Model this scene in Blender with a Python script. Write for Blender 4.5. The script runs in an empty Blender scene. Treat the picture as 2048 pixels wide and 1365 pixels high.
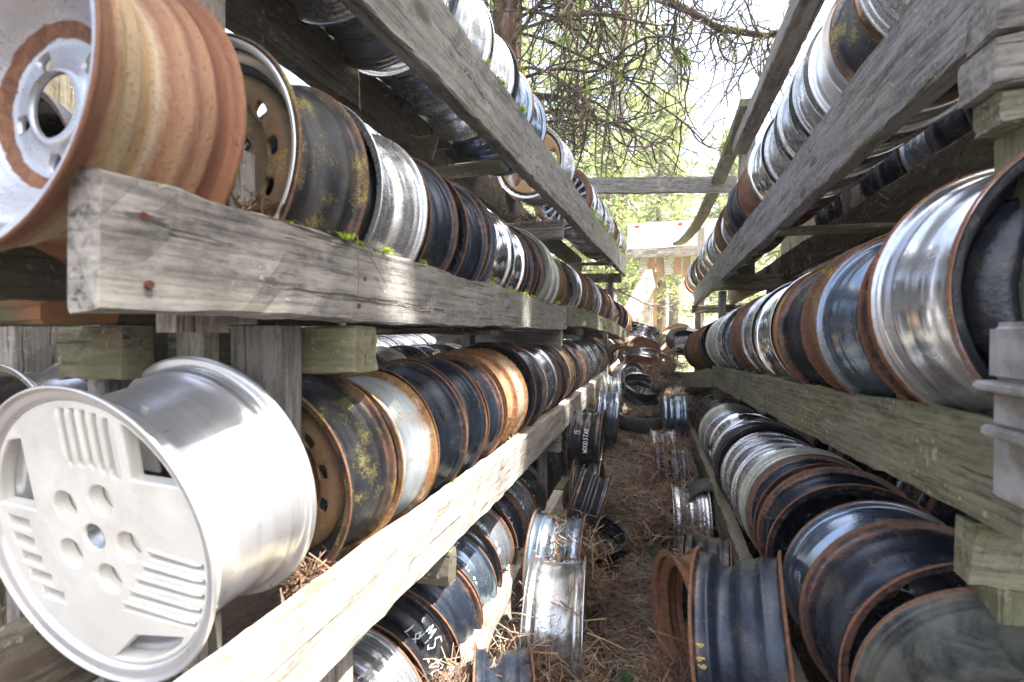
import bpy, bmesh, math, random
import numpy as np
from mathutils import Vector, Matrix, Euler

# ------------------------------------------------------------------ camera, sky, sun, exposure
R0 = random.Random(7)
SC = bpy.context.scene
CZ = 1.10                                   # eye height above the near ground; heights below are given relative to the eye
YAW = math.radians(16.36)
cam_d = bpy.data.cameras.new("camera")
cam = bpy.data.objects.new("camera", cam_d)
SC.collection.objects.link(cam)
cam.location = (0, 0, CZ)
cam.rotation_euler = (math.radians(89.0), 0, YAW)
cam_d.sensor_width = 36.0
cam_d.lens = 17.0
cam_d.clip_start = 0.02
cam_d.clip_end = 500
cam_d.dof.use_dof = True
cam_d.dof.focus_distance = 2.3
cam_d.dof.aperture_fstop = 4.5
SC.camera = cam

SUN_DIR = Vector((0.42, -0.09, 0.90)).normalized()
world = bpy.data.worlds.new("World")
SC.world = world
world.use_nodes = True
wn = world.node_tree
sky = wn.nodes.new("ShaderNodeTexSky")
sky.sky_type = 'NISHITA'
sky.sun_disc = False
sky.sun_elevation = math.asin(SUN_DIR.z)
sky.sun_rotation = math.atan2(SUN_DIR.x, SUN_DIR.y)
sky.dust_density = 7.0
sky.ozone_density = 0.6
wn.links.new(sky.outputs[0], wn.nodes["Background"].inputs[0])
wn.nodes["Background"].inputs[1].default_value = 0.15
sun_d = bpy.data.lights.new("sun", 'SUN')
sun_d.energy = 5.0
sun_d.angle = math.radians(0.53)
sun_d.color = (1.0, 0.965, 0.91)
sun = bpy.data.objects.new("sun", sun_d)
sun.rotation_euler = SUN_DIR.to_track_quat('Z', 'Y').to_euler()
sun.location = (3, 0, 8)
SC.collection.objects.link(sun)
SC.view_settings.view_transform = 'Standard'
SC.view_settings.look = 'None'
SC.view_settings.gamma = 1
SC.view_settings.use_curve_mapping = False
SC.view_settings.exposure = 2.38
try:
    SC.cycles.max_bounces = 6
    SC.cycles.transparent_max_bounces = 4
    SC.cycles.sample_clamp_indirect = 6
    SC.cycles.use_denoising = True
except Exception:
    pass

# ------------------------------------------------------------------ helpers
COL = SC.collection

def link(name, me, parent=None, mats=()):
    o = bpy.data.objects.new(name, me)
    COL.objects.link(o)
    if parent is not None:
        o.parent = parent
    if me is not None:
        for m in mats:
            if m.name not in [x.name for x in me.materials if x]:
                me.materials.append(m)
    return o

def empty(name, loc, label, cat, group=None, rot=None):
    o = bpy.data.objects.new(name, None)
    o.empty_display_size = 0.1
    COL.objects.link(o)
    o.location = loc
    if rot:
        o.rotation_euler = rot
    o["label"] = label
    o["category"] = cat
    if group:
        o["group"] = group
    return o

def tag(o, label, cat, group=None):
    o["label"] = label
    o["category"] = cat
    if group:
        o["group"] = group
    return o

def mesh_np(name, V, Fq, smooth=False, nv=4, mats=None, mat_idx=None):
    V = np.asarray(V, dtype=np.float32)
    Fq = np.asarray(Fq, dtype=np.int32)
    me = bpy.data.meshes.new(name)
    n = len(Fq)
    me.vertices.add(len(V))
    me.vertices.foreach_set("co", V.ravel())
    me.loops.add(n * nv)
    me.loops.foreach_set("vertex_index", Fq.ravel())
    me.polygons.add(n)
    me.polygons.foreach_set("loop_start", np.arange(0, n * nv, nv, dtype=np.int32))
    try:
        me.polygons.foreach_set("loop_total", np.full(n, nv, dtype=np.int32))
    except Exception:
        pass
    if mats:
        for m in mats:
            me.materials.append(m)
    if mat_idx is not None:
        me.polygons.foreach_set("material_index", np.asarray(mat_idx, dtype=np.int32))
    me.polygons.foreach_set("use_smooth", np.full(n, smooth))
    me.update(calc_edges=True)
    return me

def lathe(name, prof, seg, mats, closed=True, smooth=True):
    """prof: (z, r) loop revolved about local Z."""
    P = np.array(prof, dtype=float)
    n = len(P)
    a = np.linspace(0, 2 * np.pi, seg, endpoint=False)
    V = np.zeros((seg, n, 3))
    V[:, :, 0] = np.cos(a)[:, None] * P[None, :, 1]
    V[:, :, 1] = np.sin(a)[:, None] * P[None, :, 1]
    V[:, :, 2] = P[None, :, 0]
    F = []
    m = n if closed else n - 1
    for i in range(seg):
        j = (i + 1) % seg
        for k in range(m):
            l = (k + 1) % n
            F.append((i * n + k, j * n + k, j * n + l, i * n + l))
    return mesh_np(name, V.reshape(-1, 3), F, smooth, mats=mats)

def tube(pts, rad, sides=5):
    """vertices and quads of a tube through pts with radii rad."""
    pts = np.asarray(pts, float)
    n = len(pts)
    T = np.gradient(pts, axis=0)
    T /= (np.linalg.norm(T, axis=1)[:, None] + 1e-9)
    up = np.array([0.13, 0.37, 0.92])
    A = np.cross(T, up)
    A /= (np.linalg.norm(A, axis=1)[:, None] + 1e-9)
    B = np.cross(T, A)
    ang = np.linspace(0, 2 * np.pi, sides, endpoint=False)
    V = (pts[:, None, :] + (A[:, None, :] * np.cos(ang)[None, :, None] + B[:, None, :] * np.sin(ang)[None, :, None])
         * np.asarray(rad, float)[:, None, None]).reshape(-1, 3)
    i = np.arange(n - 1)[:, None] * sides
    k = np.arange(sides)[None, :]
    l = (k + 1) % sides
    F = np.stack([i + k, i + l, i + sides + l, i + sides + k], -1).reshape(-1, 4)
    return V, F

class Acc:
    def __init__(s):
        s.V, s.F, s.M, s.n = [], [], [], 0
    def add(s, V, F, m=0):
        if len(F) == 0:
            return
        s.V.append(np.asarray(V, float)); s.F.append(np.asarray(F, int) + s.n)
        s.M.append(np.full(len(F), m)); s.n += len(V)
    def mesh(s, name, mats, smooth=False, nv=4):
        return mesh_np(name, np.concatenate(s.V), np.concatenate(s.F), smooth, nv, mats, np.concatenate(s.M))

# ------------------------------------------------------------------ materials
class NT:
    def __init__(s, name):
        s.m = bpy.data.materials.new(name)
        s.m.use_nodes = True
        s.t = s.m.node_tree
        s.b = s.t.nodes["Principled BSDF"]
        s.co = s.t.nodes.new("ShaderNodeTexCoord")
        s.oi = s.t.nodes.new("ShaderNodeObjectInfo")
    def node(s, typ, **kw):
        n = s.t.nodes.new(typ)
        for k, v in kw.items():
            setattr(n, k, v)
        return n
    def put(s, sock, v):
        if isinstance(v, bpy.types.NodeSocket):
            s.t.links.new(v, sock)
        elif v is not None:
            sock.default_value = v
    def math(s, op, a, b=None, c=None, clamp=False):
        n = s.node("ShaderNodeMath", operation=op)
        n.use_clamp = clamp
        s.put(n.inputs[0], a)
        if b is not None: s.put(n.inputs[1], b)
        if c is not None: s.put(n.inputs[2], c)
        return n.outputs[0]
    def vmath(s, op, a, b):
        n = s.node("ShaderNodeVectorMath", operation=op)
        s.put(n.inputs[0], a); s.put(n.inputs[1], b)
        return n.outputs[0]
    def coord(s, scale, jitter=37.0):
        v = s.vmath('MULTIPLY', s.co.outputs["Object"], scale)
        r = s.math('MULTIPLY', s.oi.outputs["Random"], jitter)
        c = s.node("ShaderNodeCombineXYZ")
        s.put(c.inputs[0], r); s.put(c.inputs[1], r); s.put(c.inputs[2], r)
        return s.vmath('ADD', v, c.outputs[0])
    def noise(s, vec, scale=1.0, detail=4.0, rough=0.6, dist=0.0):
        n = s.node("ShaderNodeTexNoise")
        s.put(n.inputs["Vector"], vec)
        n.inputs["Scale"].default_value = scale
        n.inputs["Detail"].default_value = detail
        n.inputs["Roughness"].default_value = rough
        n.inputs["Distortion"].default_value = dist
        return n.outputs[0]
    def step(s, v, lo, hi):
        n = s.node("ShaderNodeMapRange")
        n.interpolation_type = 'SMOOTHSTEP'
        s.put(n.inputs[0], v)
        n.inputs[1].default_value = lo; n.inputs[2].default_value = hi
        n.inputs[3].default_value = 0.0; n.inputs[4].default_value = 1.0
        return n.outputs[0]
    def mix(s, f, a, b, mode='MIX'):
        n = s.node("ShaderNodeMix", data_type='RGBA', blend_type=mode)
        s.put(n.inputs[0], f)
        s.put(n.inputs[6], a if isinstance(a, bpy.types.NodeSocket) else (*a, 1))
        s.put(n.inputs[7], b if isinstance(b, bpy.types.NodeSocket) else (*b, 1))
        return n.outputs[2]
    def bump(s, h, strength=0.3, dist=0.01):
        n = s.node("ShaderNodeBump")
        n.inputs["Strength"].default_value = strength
        n.inputs["Distance"].default_value = dist
        s.put(n.inputs["Height"], h)
        s.t.links.new(n.outputs[0], s.b.inputs["Normal"])

def banded_mat():
    t = NT("rust_banded_cream_paint")
    sep = t.node("ShaderNodeSeparateXYZ"); t.put(sep.inputs[0], t.co.outputs["Object"])
    wob = t.noise(t.coord((2.5, 2.5, 3.0)), 1.0, 5, 0.7)
    fine = t.noise(t.coord((9, 9, 60)), 1.0, 4, 0.7)
    sp = t.noise(t.coord((40, 40, 34)), 1.0, 4, 0.75)
    z = t.math('ADD', sep.outputs[2], t.math('MULTIPLY', t.math('SUBTRACT', wob, 0.5), 0.10))
    z = t.math('ADD', z, t.math('MULTIPLY', t.math('SUBTRACT', fine, 0.5), 0.07))
    cr = t.node("ShaderNodeValToRGB"); t.put(cr.inputs[0], z)
    E = cr.color_ramp.elements
    stops = [(0.0, (.20,.085,.045)), (.10, (.30,.15,.08)), (.15, (.20,.08,.04)), (.22, (.50,.36,.20)), (.40, (.58,.47,.31)), (.47, (.42,.27,.13)), (.53, (.52,.43,.32)),
             (.60, (.24,.11,.06)), (.66, (.36,.22,.13)), (.72, (.19,.08,.045)), (.80, (.34,.19,.11)), (.85, (.17,.07,.04)), (1.0, (.26,.115,.055))]
    E[0].position, E[0].color = stops[0][0], (*stops[0][1], 1)
    E[1].position, E[1].color = stops[-1][0], (*stops[-1][1], 1)
    for p, c in stops[1:-1]:
        e = E.new(p); e.color = (*c, 1)
    col = t.mix(t.math('MULTIPLY', t.step(sp, .52, .68), .55), cr.outputs[0], (.13, .055, .03))
    col = t.mix(t.math('MULTIPLY', t.step(sp, .30, .42), -1.0), col, col) if False else col
    t.put(t.b.inputs["Base Color"], col)
    t.b.inputs["Roughness"].default_value = .58
    t.bump(t.math('ADD', sp, fine), .4, .01)
    return t.m

def metal_mat(name, paint, metallic=0.0, rough=0.45, flange=0.6, body=0.2, lichen=0.0, dirt=0.3,
              rust=(0.115, 0.045, 0.022), rust2=(0.25, 0.115, 0.055), streak=0.35, ring=False, bumpk=0.3, dcol=(0.17, 0.145, 0.11)):
    """paint on a wheel barrel: worn bands round the circumference, rust creeping from the flanges, lichen crust, dust."""
    t = NT(name)
    sep = t.node("ShaderNodeSeparateXYZ")
    t.put(sep.inputs[0], t.co.outputs["Object"])
    x, y, z = sep.outputs
    r = t.math('SQRT', t.math('ADD', t.math('MULTIPLY', x, x), t.math('MULTIPLY', y, y)))
    band = t.noise(t.coord((0.9, 0.9, 15.0)), 1.0, 4, 0.65)
    blotch = t.noise(t.coord((3.2, 3.2, 3.0)), 1.0, 6, 0.68, 0.4)
    fine = t.noise(t.coord((34, 34, 22)), 1.0, 3, 0.6)
    speck = t.noise(t.coord((16, 16, 9)), 1.0, 5, 0.75, 0.3)
    # paint colour, banded
    dark = tuple(c * 0.55 for c in paint)
    col = t.mix(t.math('MULTIPLY', t.step(band, 0.42, 0.62), streak * 1.4), paint, dark)
    hue = t.math('MULTIPLY_ADD', t.oi.outputs["Random"], 0.4, 0.8)
    col = t.mix(1.0, col, t.mix(hue, (0.0, 0.0, 0.0), (1.0, 1.0, 1.0)), 'MULTIPLY')
    # dirt film
    film = t.math('MULTIPLY', t.step(blotch, 0.45 - .1 * (dirt > .7), 0.72 - .12 * (dirt > .7)), dirt)
    col = t.mix(film, col, dcol)
    # rust mask
    edge = t.step(r, 0.972, 0.994)
    endz = t.step(t.math('ABSOLUTE', t.math('SUBTRACT', z, 0.5)), 0.30, 0.47)
    base = t.math('ADD', t.math('MULTIPLY', endz, flange * 0.20), t.math('MULTIPLY', edge, flange * 0.46))
    base = t.math('ADD', base, body * 0.5)
    if ring:
        base = t.math('ADD', base, t.math('MULTIPLY', t.math('SUBTRACT', 1.0, t.step(t.math('ABSOLUTE', t.math('SUBTRACT', r, 0.46)), 0.015, 0.085)), 0.40))
    mixn = t.math('ADD', t.math('MULTIPLY', band, 0.38), t.math('ADD', t.math('MULTIPLY', blotch, 0.42), t.math('MULTIPLY', speck, 0.2)))
    mixn = t.math('ADD', mixn, t.math('MULTIPLY_ADD', t.math('FRACT', t.math('MULTIPLY', t.oi.outputs['Random'], 13.7)), 0.12, -0.06))
    rm = t.step(t.math('ADD', base, mixn), 0.74, 0.84)
    rcol = t.mix(t.step(speck, 0.38, 0.66), rust, rust2)
    rnd = t.math('FRACT', t.math('MULTIPLY', t.oi.outputs['Random'], 7.31))
    rcol = t.mix(t.math('MULTIPLY', rnd, 0.65), rcol, t.mix(t.step(fine, 0.35, 0.65), (0.075, 0.05, 0.038), (0.15, 0.10, 0.07)))
    rcol = t.mix(t.math('MULTIPLY', t.step(blotch, 0.5, 0.75), 0.5), rcol, (0.055, 0.028, 0.018))
    col = t.mix(rm, col, rcol)
    # streaks of rust dust running out of the rusty zones
    if flange > 0.2:
        halo = t.math('MULTIPLY', t.step(t.math('ADD', base, mixn), 0.62, 0.80), 0.45)
        halo = t.math('MULTIPLY', halo, t.math('SUBTRACT', 1.0, rm))
        col = t.mix(halo, col, tuple(min(1, c * 1.25 + 0.02) for c in rust2))
    lm = None
    if lichen > 0:
        ln = t.noise(t.coord((58, 58, 50)), 1.0, 4, 0.8, 0.1)
        lb = t.noise(t.coord((3.4, 3.4, 2.6), 91.0), 1.0, 3, 0.6)
        lm = t.math('MULTIPLY', t.step(t.math('ADD', ln, t.math('MULTIPLY', t.math('SUBTRACT', lb, 0.5), 0.9)), 0.72 - 0.12 * lichen, 0.75 - 0.10 * lichen), 0.9)
        lc = t.mix(t.step(fine, 0.4, 0.65), (0.38, 0.29, 0.035), (0.24, 0.24, 0.12))
        col = t.mix(lm, col, lc)
    t.put(t.b.inputs["Base Color"], col)
    mt = t.math('MULTIPLY', t.math('SUBTRACT', 1.0, rm), metallic)
    mt = t.math('MULTIPLY', mt, t.math('SUBTRACT', 1.0, film))
    t.put(t.b.inputs["Metallic"], mt)
    ro = t.math('ADD', t.math('MULTIPLY', rm, 0.85 - rough), rough)
    ro = t.math('ADD', ro, t.math('MULTIPLY', t.math('SUBTRACT', speck, 0.5), 0.35), clamp=True)
    ro = t.math('ADD', ro, t.math('MULTIPLY', film, 0.3), clamp=True)
    t.put(t.b.inputs["Roughness"], ro)
    h = t.math('ADD', t.math('MULTIPLY', speck, 0.5), t.math('MULTIPLY', fine, 0.3))
    h = t.math('ADD', h, t.math('MULTIPLY', rm, 0.25))
    if lm is not None:
        h = t.math('ADD', h, t.math('MULTIPLY', lm, 1.2))
    t.bump(h, bumpk if metallic < .6 else min(bumpk, .07), 0.010)
    return t.m

STY = {
 # style: (material, description)
 'rust':         (metal_mat("rusty_steel", (0.22, 0.10, 0.05), 0.0, 0.6, 0.9, 0.75, 0.0, 0.3), "rust-brown"),
 'orange':       (metal_mat("orange_rust", (0.44, 0.30, 0.17), 0.05, 0.55, 0.95, 0.52, 0.0, 0.45, (0.26, 0.10, 0.045), (0.48, 0.25, 0.11)), "orange-rusted"),
 'black':        (metal_mat("black_paint", (0.022, 0.026, 0.034), 0.3, 0.20, 0.35, 0.04, 0.0, 0.25), "black-painted"),
 'black_rust':   (metal_mat("black_paint_rusting", (0.026, 0.036, 0.056), 0.35, 0.22, 0.74, 0.10, 0.0, 0.22), "black, rusty-flanged"),
 'black_lichen': (metal_mat("black_paint_lichen", (0.030, 0.034, 0.042), 0.1, 0.5, 0.85, 0.12, 1.0, 0.35), "black, yellow-lichened"),
 'blue':         (metal_mat("blue_grey_paint", (0.22, 0.28, 0.36), 0.8, 0.20, 0.62, 0.03, 0.1, 0.22), "blue-grey, brown-edged"),
 'grey':         (metal_mat("dull_grey_paint", (0.34, 0.36, 0.39), 0.75, 0.26, 0.4, 0.05, 0.0, 0.3), "dull grey"),
 'grey_rust':    (metal_mat("grey_paint_rusting", (0.30, 0.33, 0.37), 0.65, 0.28, 0.85, 0.2, 0.2, 0.3), "grey, rust-edged"),
 'silver':       (metal_mat("silver_alloy", (0.55, 0.56, 0.58), 0.9, 0.20, 0.05, 0.0, 0.0, 0.30), "silver"),
 'silver_lichen':(metal_mat("silver_alloy_lichen", (0.62, 0.64, 0.66), 0.75, 0.25, 0.1, 0.0, 0.6, 0.3), "silver, yellow-lichened"),
 'silver_dirty': (metal_mat("silver_alloy_dirty", (0.50, 0.51, 0.52), 0.8, 0.26, 0.15, 0.03, 0.15, 0.45), "dirt-streaked silver"),
 'silver_rust':  (metal_mat("silver_paint_rust_edge", (0.58, 0.61, 0.66), 0.85, 0.20, 0.62, 0.03, 0.1, 0.22), "silver, rusty-edged"),
 'chrome':       (metal_mat("chrome_plate", (0.74, 0.76, 0.79), 1.0, 0.12, 0.0, 0.0, 0.0, 0.16, streak=0.1), "chromed"),
 'white_lichen': (metal_mat("white_paint_lichen", (0.56, 0.63, 0.67), 0.1, 0.45, 1.0, 0.18, 0.8, 0.2, (0.28, 0.12, 0.04), (0.45, 0.24, 0.08)), "pale blue, lichened"),
 'cream':        (metal_mat("cream_grey_paint", (0.54, 0.56, 0.50), 0.5, 0.3, 0.15, 0.02, 0.5, 0.35), "cream-grey"),
 'gold':         (metal_mat("gold_brown_paint", (0.36, 0.23, 0.09), 0.5, 0.4, 0.5, 0.2, 0.0, 0.3), "gold-brown"),
 'tan':          (metal_mat("tan_rust_paint", (0.52, 0.42, 0.30), 0.2, 0.45, 0.85, 0.28, 0.1, 0.3, (0.22, 0.09, 0.035), (0.46, 0.25, 0.10)), "tan, rust-streaked"),
 'green':        (metal_mat("green_lichen_rust", (0.13, 0.10, 0.05), 0.0, 0.7, 0.8, 0.5, 1.0, 0.4), "rusty, green-lichened"),
 'white':        (metal_mat("white_wheel_paint", (0.74, 0.73, 0.67), 0.0, 0.34, 0.0, 0.0, 0.0, 0.34, streak=0.2, bumpk=.12, dcol=(0.42, 0.38, 0.31)), "white"),
 'banded':       (banded_mat(), "rust-banded cream"),
 'dusty':        (metal_mat("dusty_black_paint", (0.022, 0.026, 0.032), 0.1, 0.35, 0.6, 0.05, 0.0, 0.72, dcol=(0.105, 0.11, 0.085)), "dusty black"),
 'dish':         (metal_mat("silver_dish_rusty_ring", (0.46, 0.48, 0.52), 0.6, 0.3, 0.0, 0.0, 0.0, 0.15, ring=True), "silver"),
 'machined':     (metal_mat("machined_alloy", (0.80, 0.81, 0.83), 0.7, 0.33, 0.0, 0.0, 0.0, 0.06, streak=0.15, bumpk=.08), "bright silver"),
}
def M(s): return STY[s][0]

def wood_mat(name, dark=(0.095, 0.089, 0.084), light=(0.325, 0.308, 0.288), green=0.25, moss=0.5, seed=0.0, bleach=0.0):
    t = NT(name)
    v = t.coord((4.0, 44.0, 44.0), 61.0)
    g1 = t.noise(v, 1.0, 6, 0.66, 0.5)
    w = t.node("ShaderNodeTexWave", wave_type='BANDS', bands_direction='Z', wave_profile='SAW')
    t.put(w.inputs["Vector"], t.coord((0.9, 9.0, 26.0), 61.0))
    w.inputs["Scale"].default_value = 0.85
    w.inputs["Distortion"].default_value = 9.0
    w.inputs["Detail"].default_value = 3.0
    w.inputs["Detail Scale"].default_value = 0.55
    g3 = t.noise(t.coord((22, 150, 150), 61.0), 1.0, 3, 0.65)
    g4 = t.noise(t.coord((75, 85, 85), 19.0), 1.0, 3, 0.7)
    big = t.noise(t.coord((3.2, 7, 7), 61.0), 1.0, 4, 0.6)
    grain = t.math('ADD', t.math('MULTIPLY', g1, 0.50), t.math('MULTIPLY', w.outputs["Fac"], 0.06))
    grain = t.math('ADD', grain, t.math('MULTIPLY', g3, 0.26))
    grain = t.math('ADD', grain, t.math('MULTIPLY', g4, 0.18))
    col = t.mix(t.step(grain, 0.36, 0.60), dark, light)
    col = t.mix(t.math('MULTIPLY', t.step(big, 0.42, 0.68), 0.55), col, tuple(c * 0.62 for c in light))
    crack = t.step(t.noise(t.coord((1.2, 42, 42), 17.0), 1.0, 4, 0.72, 0.35), 0.345, 0.385)
    col = t.mix(t.math('MULTIPLY', t.math('SUBTRACT', 1.0, crack), 0.75), col, (0.05, 0.042, 0.034))
    # knots
    vo = t.node("ShaderNodeTexVoronoi")
    t.put(vo.inputs["Vector"], t.coord((2.6, 7.0, 7.0), 23.0))
    vo.inputs["Scale"].default_value = 1.0
    kn = t.math('SUBTRACT', 1.0, t.step(vo.outputs["Distance"], 0.06, 0.15))
    col = t.mix(t.math('MULTIPLY', kn, 0.75), col, (0.07, 0.05, 0.035))
    # green algae film and pale lichen speckle
    gr = t.noise(t.coord((4, 10, 10), 13.0), 1.0, 4, 0.7)
    col = t.mix(t.math('MULTIPLY', t.step(gr, 0.42, 0.72), green), col, (0.13, 0.145, 0.05))
    sp = t.noise(t.coord((70, 70, 70), 13.0), 1.0, 2, 0.6)
    spb = t.noise(t.coord((5, 12, 12), 29.0), 1.0, 2, 0.5)
    spm = t.math('MULTIPLY', t.step(sp, 0.60, 0.68), t.step(spb, 0.45, 0.65))
    col = t.mix(t.math('MULTIPLY', spm, 0.75), col, (0.42, 0.44, 0.33))
    # moss on faces that look up
    ge = t.node("ShaderNodeNewGeometry")
    sn = t.node("ShaderNodeSeparateXYZ")
    t.put(sn.inputs[0], ge.outputs["Normal"])
    up = t.step(sn.outputs[2], 0.5, 0.85)
    mo = t.noise(t.coord((9, 26, 26), 41.0), 1.0, 5, 0.8)
    mm = t.math('MULTIPLY', t.math('MULTIPLY', up, t.step(mo, 0.52, 0.66)), moss)
    col = t.mix(mm, col, t.mix(t.step(sp, 0.4, 0.6), (0.17, 0.165, 0.05), (0.30, 0.275, 0.10)))
    t.put(t.b.inputs["Base Color"], col)
    t.b.inputs["Roughness"].default_value = 0.88
    t.b.inputs["Specular IOR Level"].default_value = 0.25
    h = t.math('ADD', grain, t.math('MULTIPLY', crack, 0.9))
    h = t.math('ADD', h, t.math('MULTIPLY', t.math('ADD', spm, mm), 0.4))
    t.bump(h, 0.75, 0.004)
    return t.m

WOOD = wood_mat("weathered_grey_wood")
WOOD_G = wood_mat("mossy_green_wood", (0.075, 0.07, 0.05), (0.25, 0.235, 0.17), 0.55, 0.8)
WOOD_L = wood_mat("sun_bleached_wood", (0.17, 0.15, 0.125), (0.46, 0.43, 0.38), 0.10, 0.85)
WOOD_D = wood_mat("shade_tinted_wood", (0.055, 0.045, 0.034), (0.19, 0.165, 0.13), 0.35, 0.3)  # darker copy of the wood, with shade put into its colour

def simple_mat(name, col, rough=0.7, metallic=0.0, var=0.0, scale=8.0, bump=0.0, col2=None, trans=0.0):
    t = NT(name)
    if var > 0:
        n = t.noise(t.coord((scale, scale, scale)), 1.0, 4, 0.65)
        c = t.mix(t.step(n, 0.35, 0.65), col, col2 if col2 else tuple(c * (1 - var) for c in col))
        t.put(t.b.inputs["Base Color"], c)
        if bump:
            t.bump(n, bump, 0.01)
    else:
        t.b.inputs["Base Color"].default_value = (*col, 1)
    t.b.inputs["Roughness"].default_value = rough
    t.b.inputs["Metallic"].default_value = metallic
    if trans > 0:
        tr = t.node("ShaderNodeBsdfTranslucent")
        if var > 0:
            t.put(tr.inputs[0], c)
        else:
            tr.inputs[0].default_value = (*col, 1)
        mx = t.node("ShaderNodeMixShader")
        mx.inputs[0].default_value = trans
        t.t.links.new(t.b.outputs[0], mx.inputs[1])
        t.t.links.new(tr.outputs[0], mx.inputs[2])
        out = [n for n in t.t.nodes if n.type == 'OUTPUT_MATERIAL'][0]
        t.t.links.new(mx.outputs[0], out.inputs[0])
    return t.m

RUBBER = simple_mat("old_rubber", (0.022, 0.022, 0.024), 0.75, 0, 0.5, 9, 0.4, (0.05, 0.046, 0.04))
NEEDLE_TAN = simple_mat("tan_needles", (0.27, 0.20, 0.12), 0.7, 0, 0.5, 3, 0, (0.14, 0.085, 0.05))
NEEDLE_RED = simple_mat("red_brown_needles", (0.14, 0.065, 0.035), 0.7, 0, 0.5, 3, 0, (0.07, 0.03, 0.018))
NEEDLE_GREY = simple_mat("grey_needles", (0.26, 0.235, 0.19), 0.75, 0, 0.5, 3, 0, (0.09, 0.08, 0.065))
LIME = simple_mat("lime_lichen", (0.42, 0.55, 0.06), 0.8, 0, 0.4, 9, 0, (0.28, 0.42, 0.05), 0.4)
BARKF = simple_mat("bark_flakes", (0.20, 0.09, 0.045), 0.8, 0, 0.5, 6)
MARK = simple_mat("paint_marker", (0.72, 0.74, 0.76), 0.5)
MARKY = simple_mat("yellow_marker", (0.40, 0.30, 0.09), 0.5)
NAIL = simple_mat("rusty_nail", (0.13, 0.045, 0.03), 0.8, 0.2, 0.3, 20)
HOLE = simple_mat("black_valve_rubber", (0.012, 0.012, 0.013), 0.5)
PLAST = simple_mat("grey_cast_metal", (0.36, 0.36, 0.37), 0.62, 0.1, 0.5, 16, 0.4, (0.17, 0.165, 0.15))
SEED = simple_mat("seedling_green", (0.06, 0.20, 0.07), 0.7, 0, 0.4, 5, 0, None, 0.3)

# ------------------------------------------------------------------ ground
GY = [-6, 1.0, 2.0, 2.5, 3.1, 4.0, 6.0, 12.0, 40, 400]
GH = [-1.12, -1.12, -1.07, -1.03, -0.93, -0.87, -0.80, -0.65, -0.4, -0.2]
def gh(y): return float(np.interp(y, GY, GH))

def ground():
    t = NT("needle_strewn_soil")
    pos = t.co.outputs["Object"]
    n1 = t.noise(pos, 3.0, 6, 0.7)
    n2 = t.noise(pos, 45.0, 4, 0.7)
    c = t.mix(t.step(n2, 0.35, 0.65), (0.018, 0.013, 0.009), (0.06, 0.042, 0.027))
    c = t.mix(t.math('MULTIPLY', t.step(n1, 0.4, 0.65), 0.5), c, (0.055, 0.03, 0.018))
    sp = t.node("ShaderNodeSeparateXYZ"); t.put(sp.inputs[0], pos)
    far = t.step(sp.outputs[1], 6.5, 9.0)
    n3 = t.noise(pos, 0.7, 5, 0.7)
    c2 = t.mix(t.step(n3, 0.4, 0.6), (0.42, 0.38, 0.24), (0.20, 0.24, 0.09))
    c = t.mix(far, c, c2)
    t.put(t.b.inputs["Base Color"], c)
    t.b.inputs["Roughness"].default_value = 0.95
    t.bump(n2, 0.8, 0.02)
    xs = np.unique(np.concatenate([np.linspace(-200, -3, 20), np.linspace(-3, 3, 90), np.linspace(3, 200, 20)]))
    ys = np.unique(np.concatenate([np.linspace(-100, -.5, 8), np.linspace(-.5, 8, 120), np.linspace(8, 60, 30), np.linspace(60, 320, 12)]))
    X, Y = np.meshgrid(xs, ys)
    Z = np.interp(Y, GY, GH) + CZ
    rr = np.random.RandomState(3)
    near = (np.abs(X) < 3.2) & (Y < 9)
    Z = Z + near * (0.012 * rr.randn(*Z.shape) + 0.02 * np.sin(X * 7 + 1.3) * np.cos(Y * 5))
    Z = Z + np.maximum(0, (Y - 30)) * 0.06
    nx, ny = len(xs), len(ys)
    V = np.stack([X, Y, Z], -1).reshape(-1, 3)
    i, j = np.meshgrid(np.arange(nx - 1), np.arange(ny - 1))
    a = (j * nx + i).ravel()
    F = np.stack([a, a + 1, a + nx + 1, a + nx], -1)
    o = link("ground", mesh_np("ground", V, F, True, mats=[t.m]))
    o["kind"] = "structure"
ground()

def needles(name, n, sampler, mats, wts, length=(0.05, 0.13), width=0.0010, seed=1, parent=None, tilt=0.25, label=None):
    """thin bent three-faced needles; one mesh, stuff"""
    r = np.random.RandomState(seed)
    P = sampler(r, n)
    n = len(P)
    az = r.rand(n) * 2 * np.pi
    el = r.randn(n) * tilt
    L = r.uniform(length[0], length[1], n)
    d = np.stack([np.cos(az) * np.cos(el), np.sin(az) * np.cos(el), np.sin(el)], -1)
    side = np.stack([-np.sin(az), np.cos(az), r.randn(n) * 0.5], -1)
    bend = np.cross(d, side) * (r.randn(n) * 0.12)[:, None] + side * (r.randn(n) * 0.12)[:, None]
    w = width * r.uniform(0.7, 1.5, n)
    V = np.zeros((n, 6, 3))
    for k, s in enumerate((-0.5, 0.0, 0.5)):
        c = P + d * (L * s)[:, None] + bend * (L * (0.25 - s * s) * 2)[:, None]
        V[:, 2 * k] = c - side * w[:, None]
        V[:, 2 * k + 1] = c + side * w[:, None] + np.array([0, 0, 0.0006])
    b = np.arange(n)[:, None] * 6
    F = np.concatenate([b + [0, 1, 3, 2], b + [2, 3, 5, 4]], 0)
    mi = r.choice(len(mats), n, p=wts)
    o = link(name, mesh_np(name, V.reshape(-1, 3), F, False, mats=mats, mat_idx=np.concatenate([mi, mi])), parent)
    o["kind"] = "stuff"
    if label:
        o["label"] = label
    return o

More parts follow.
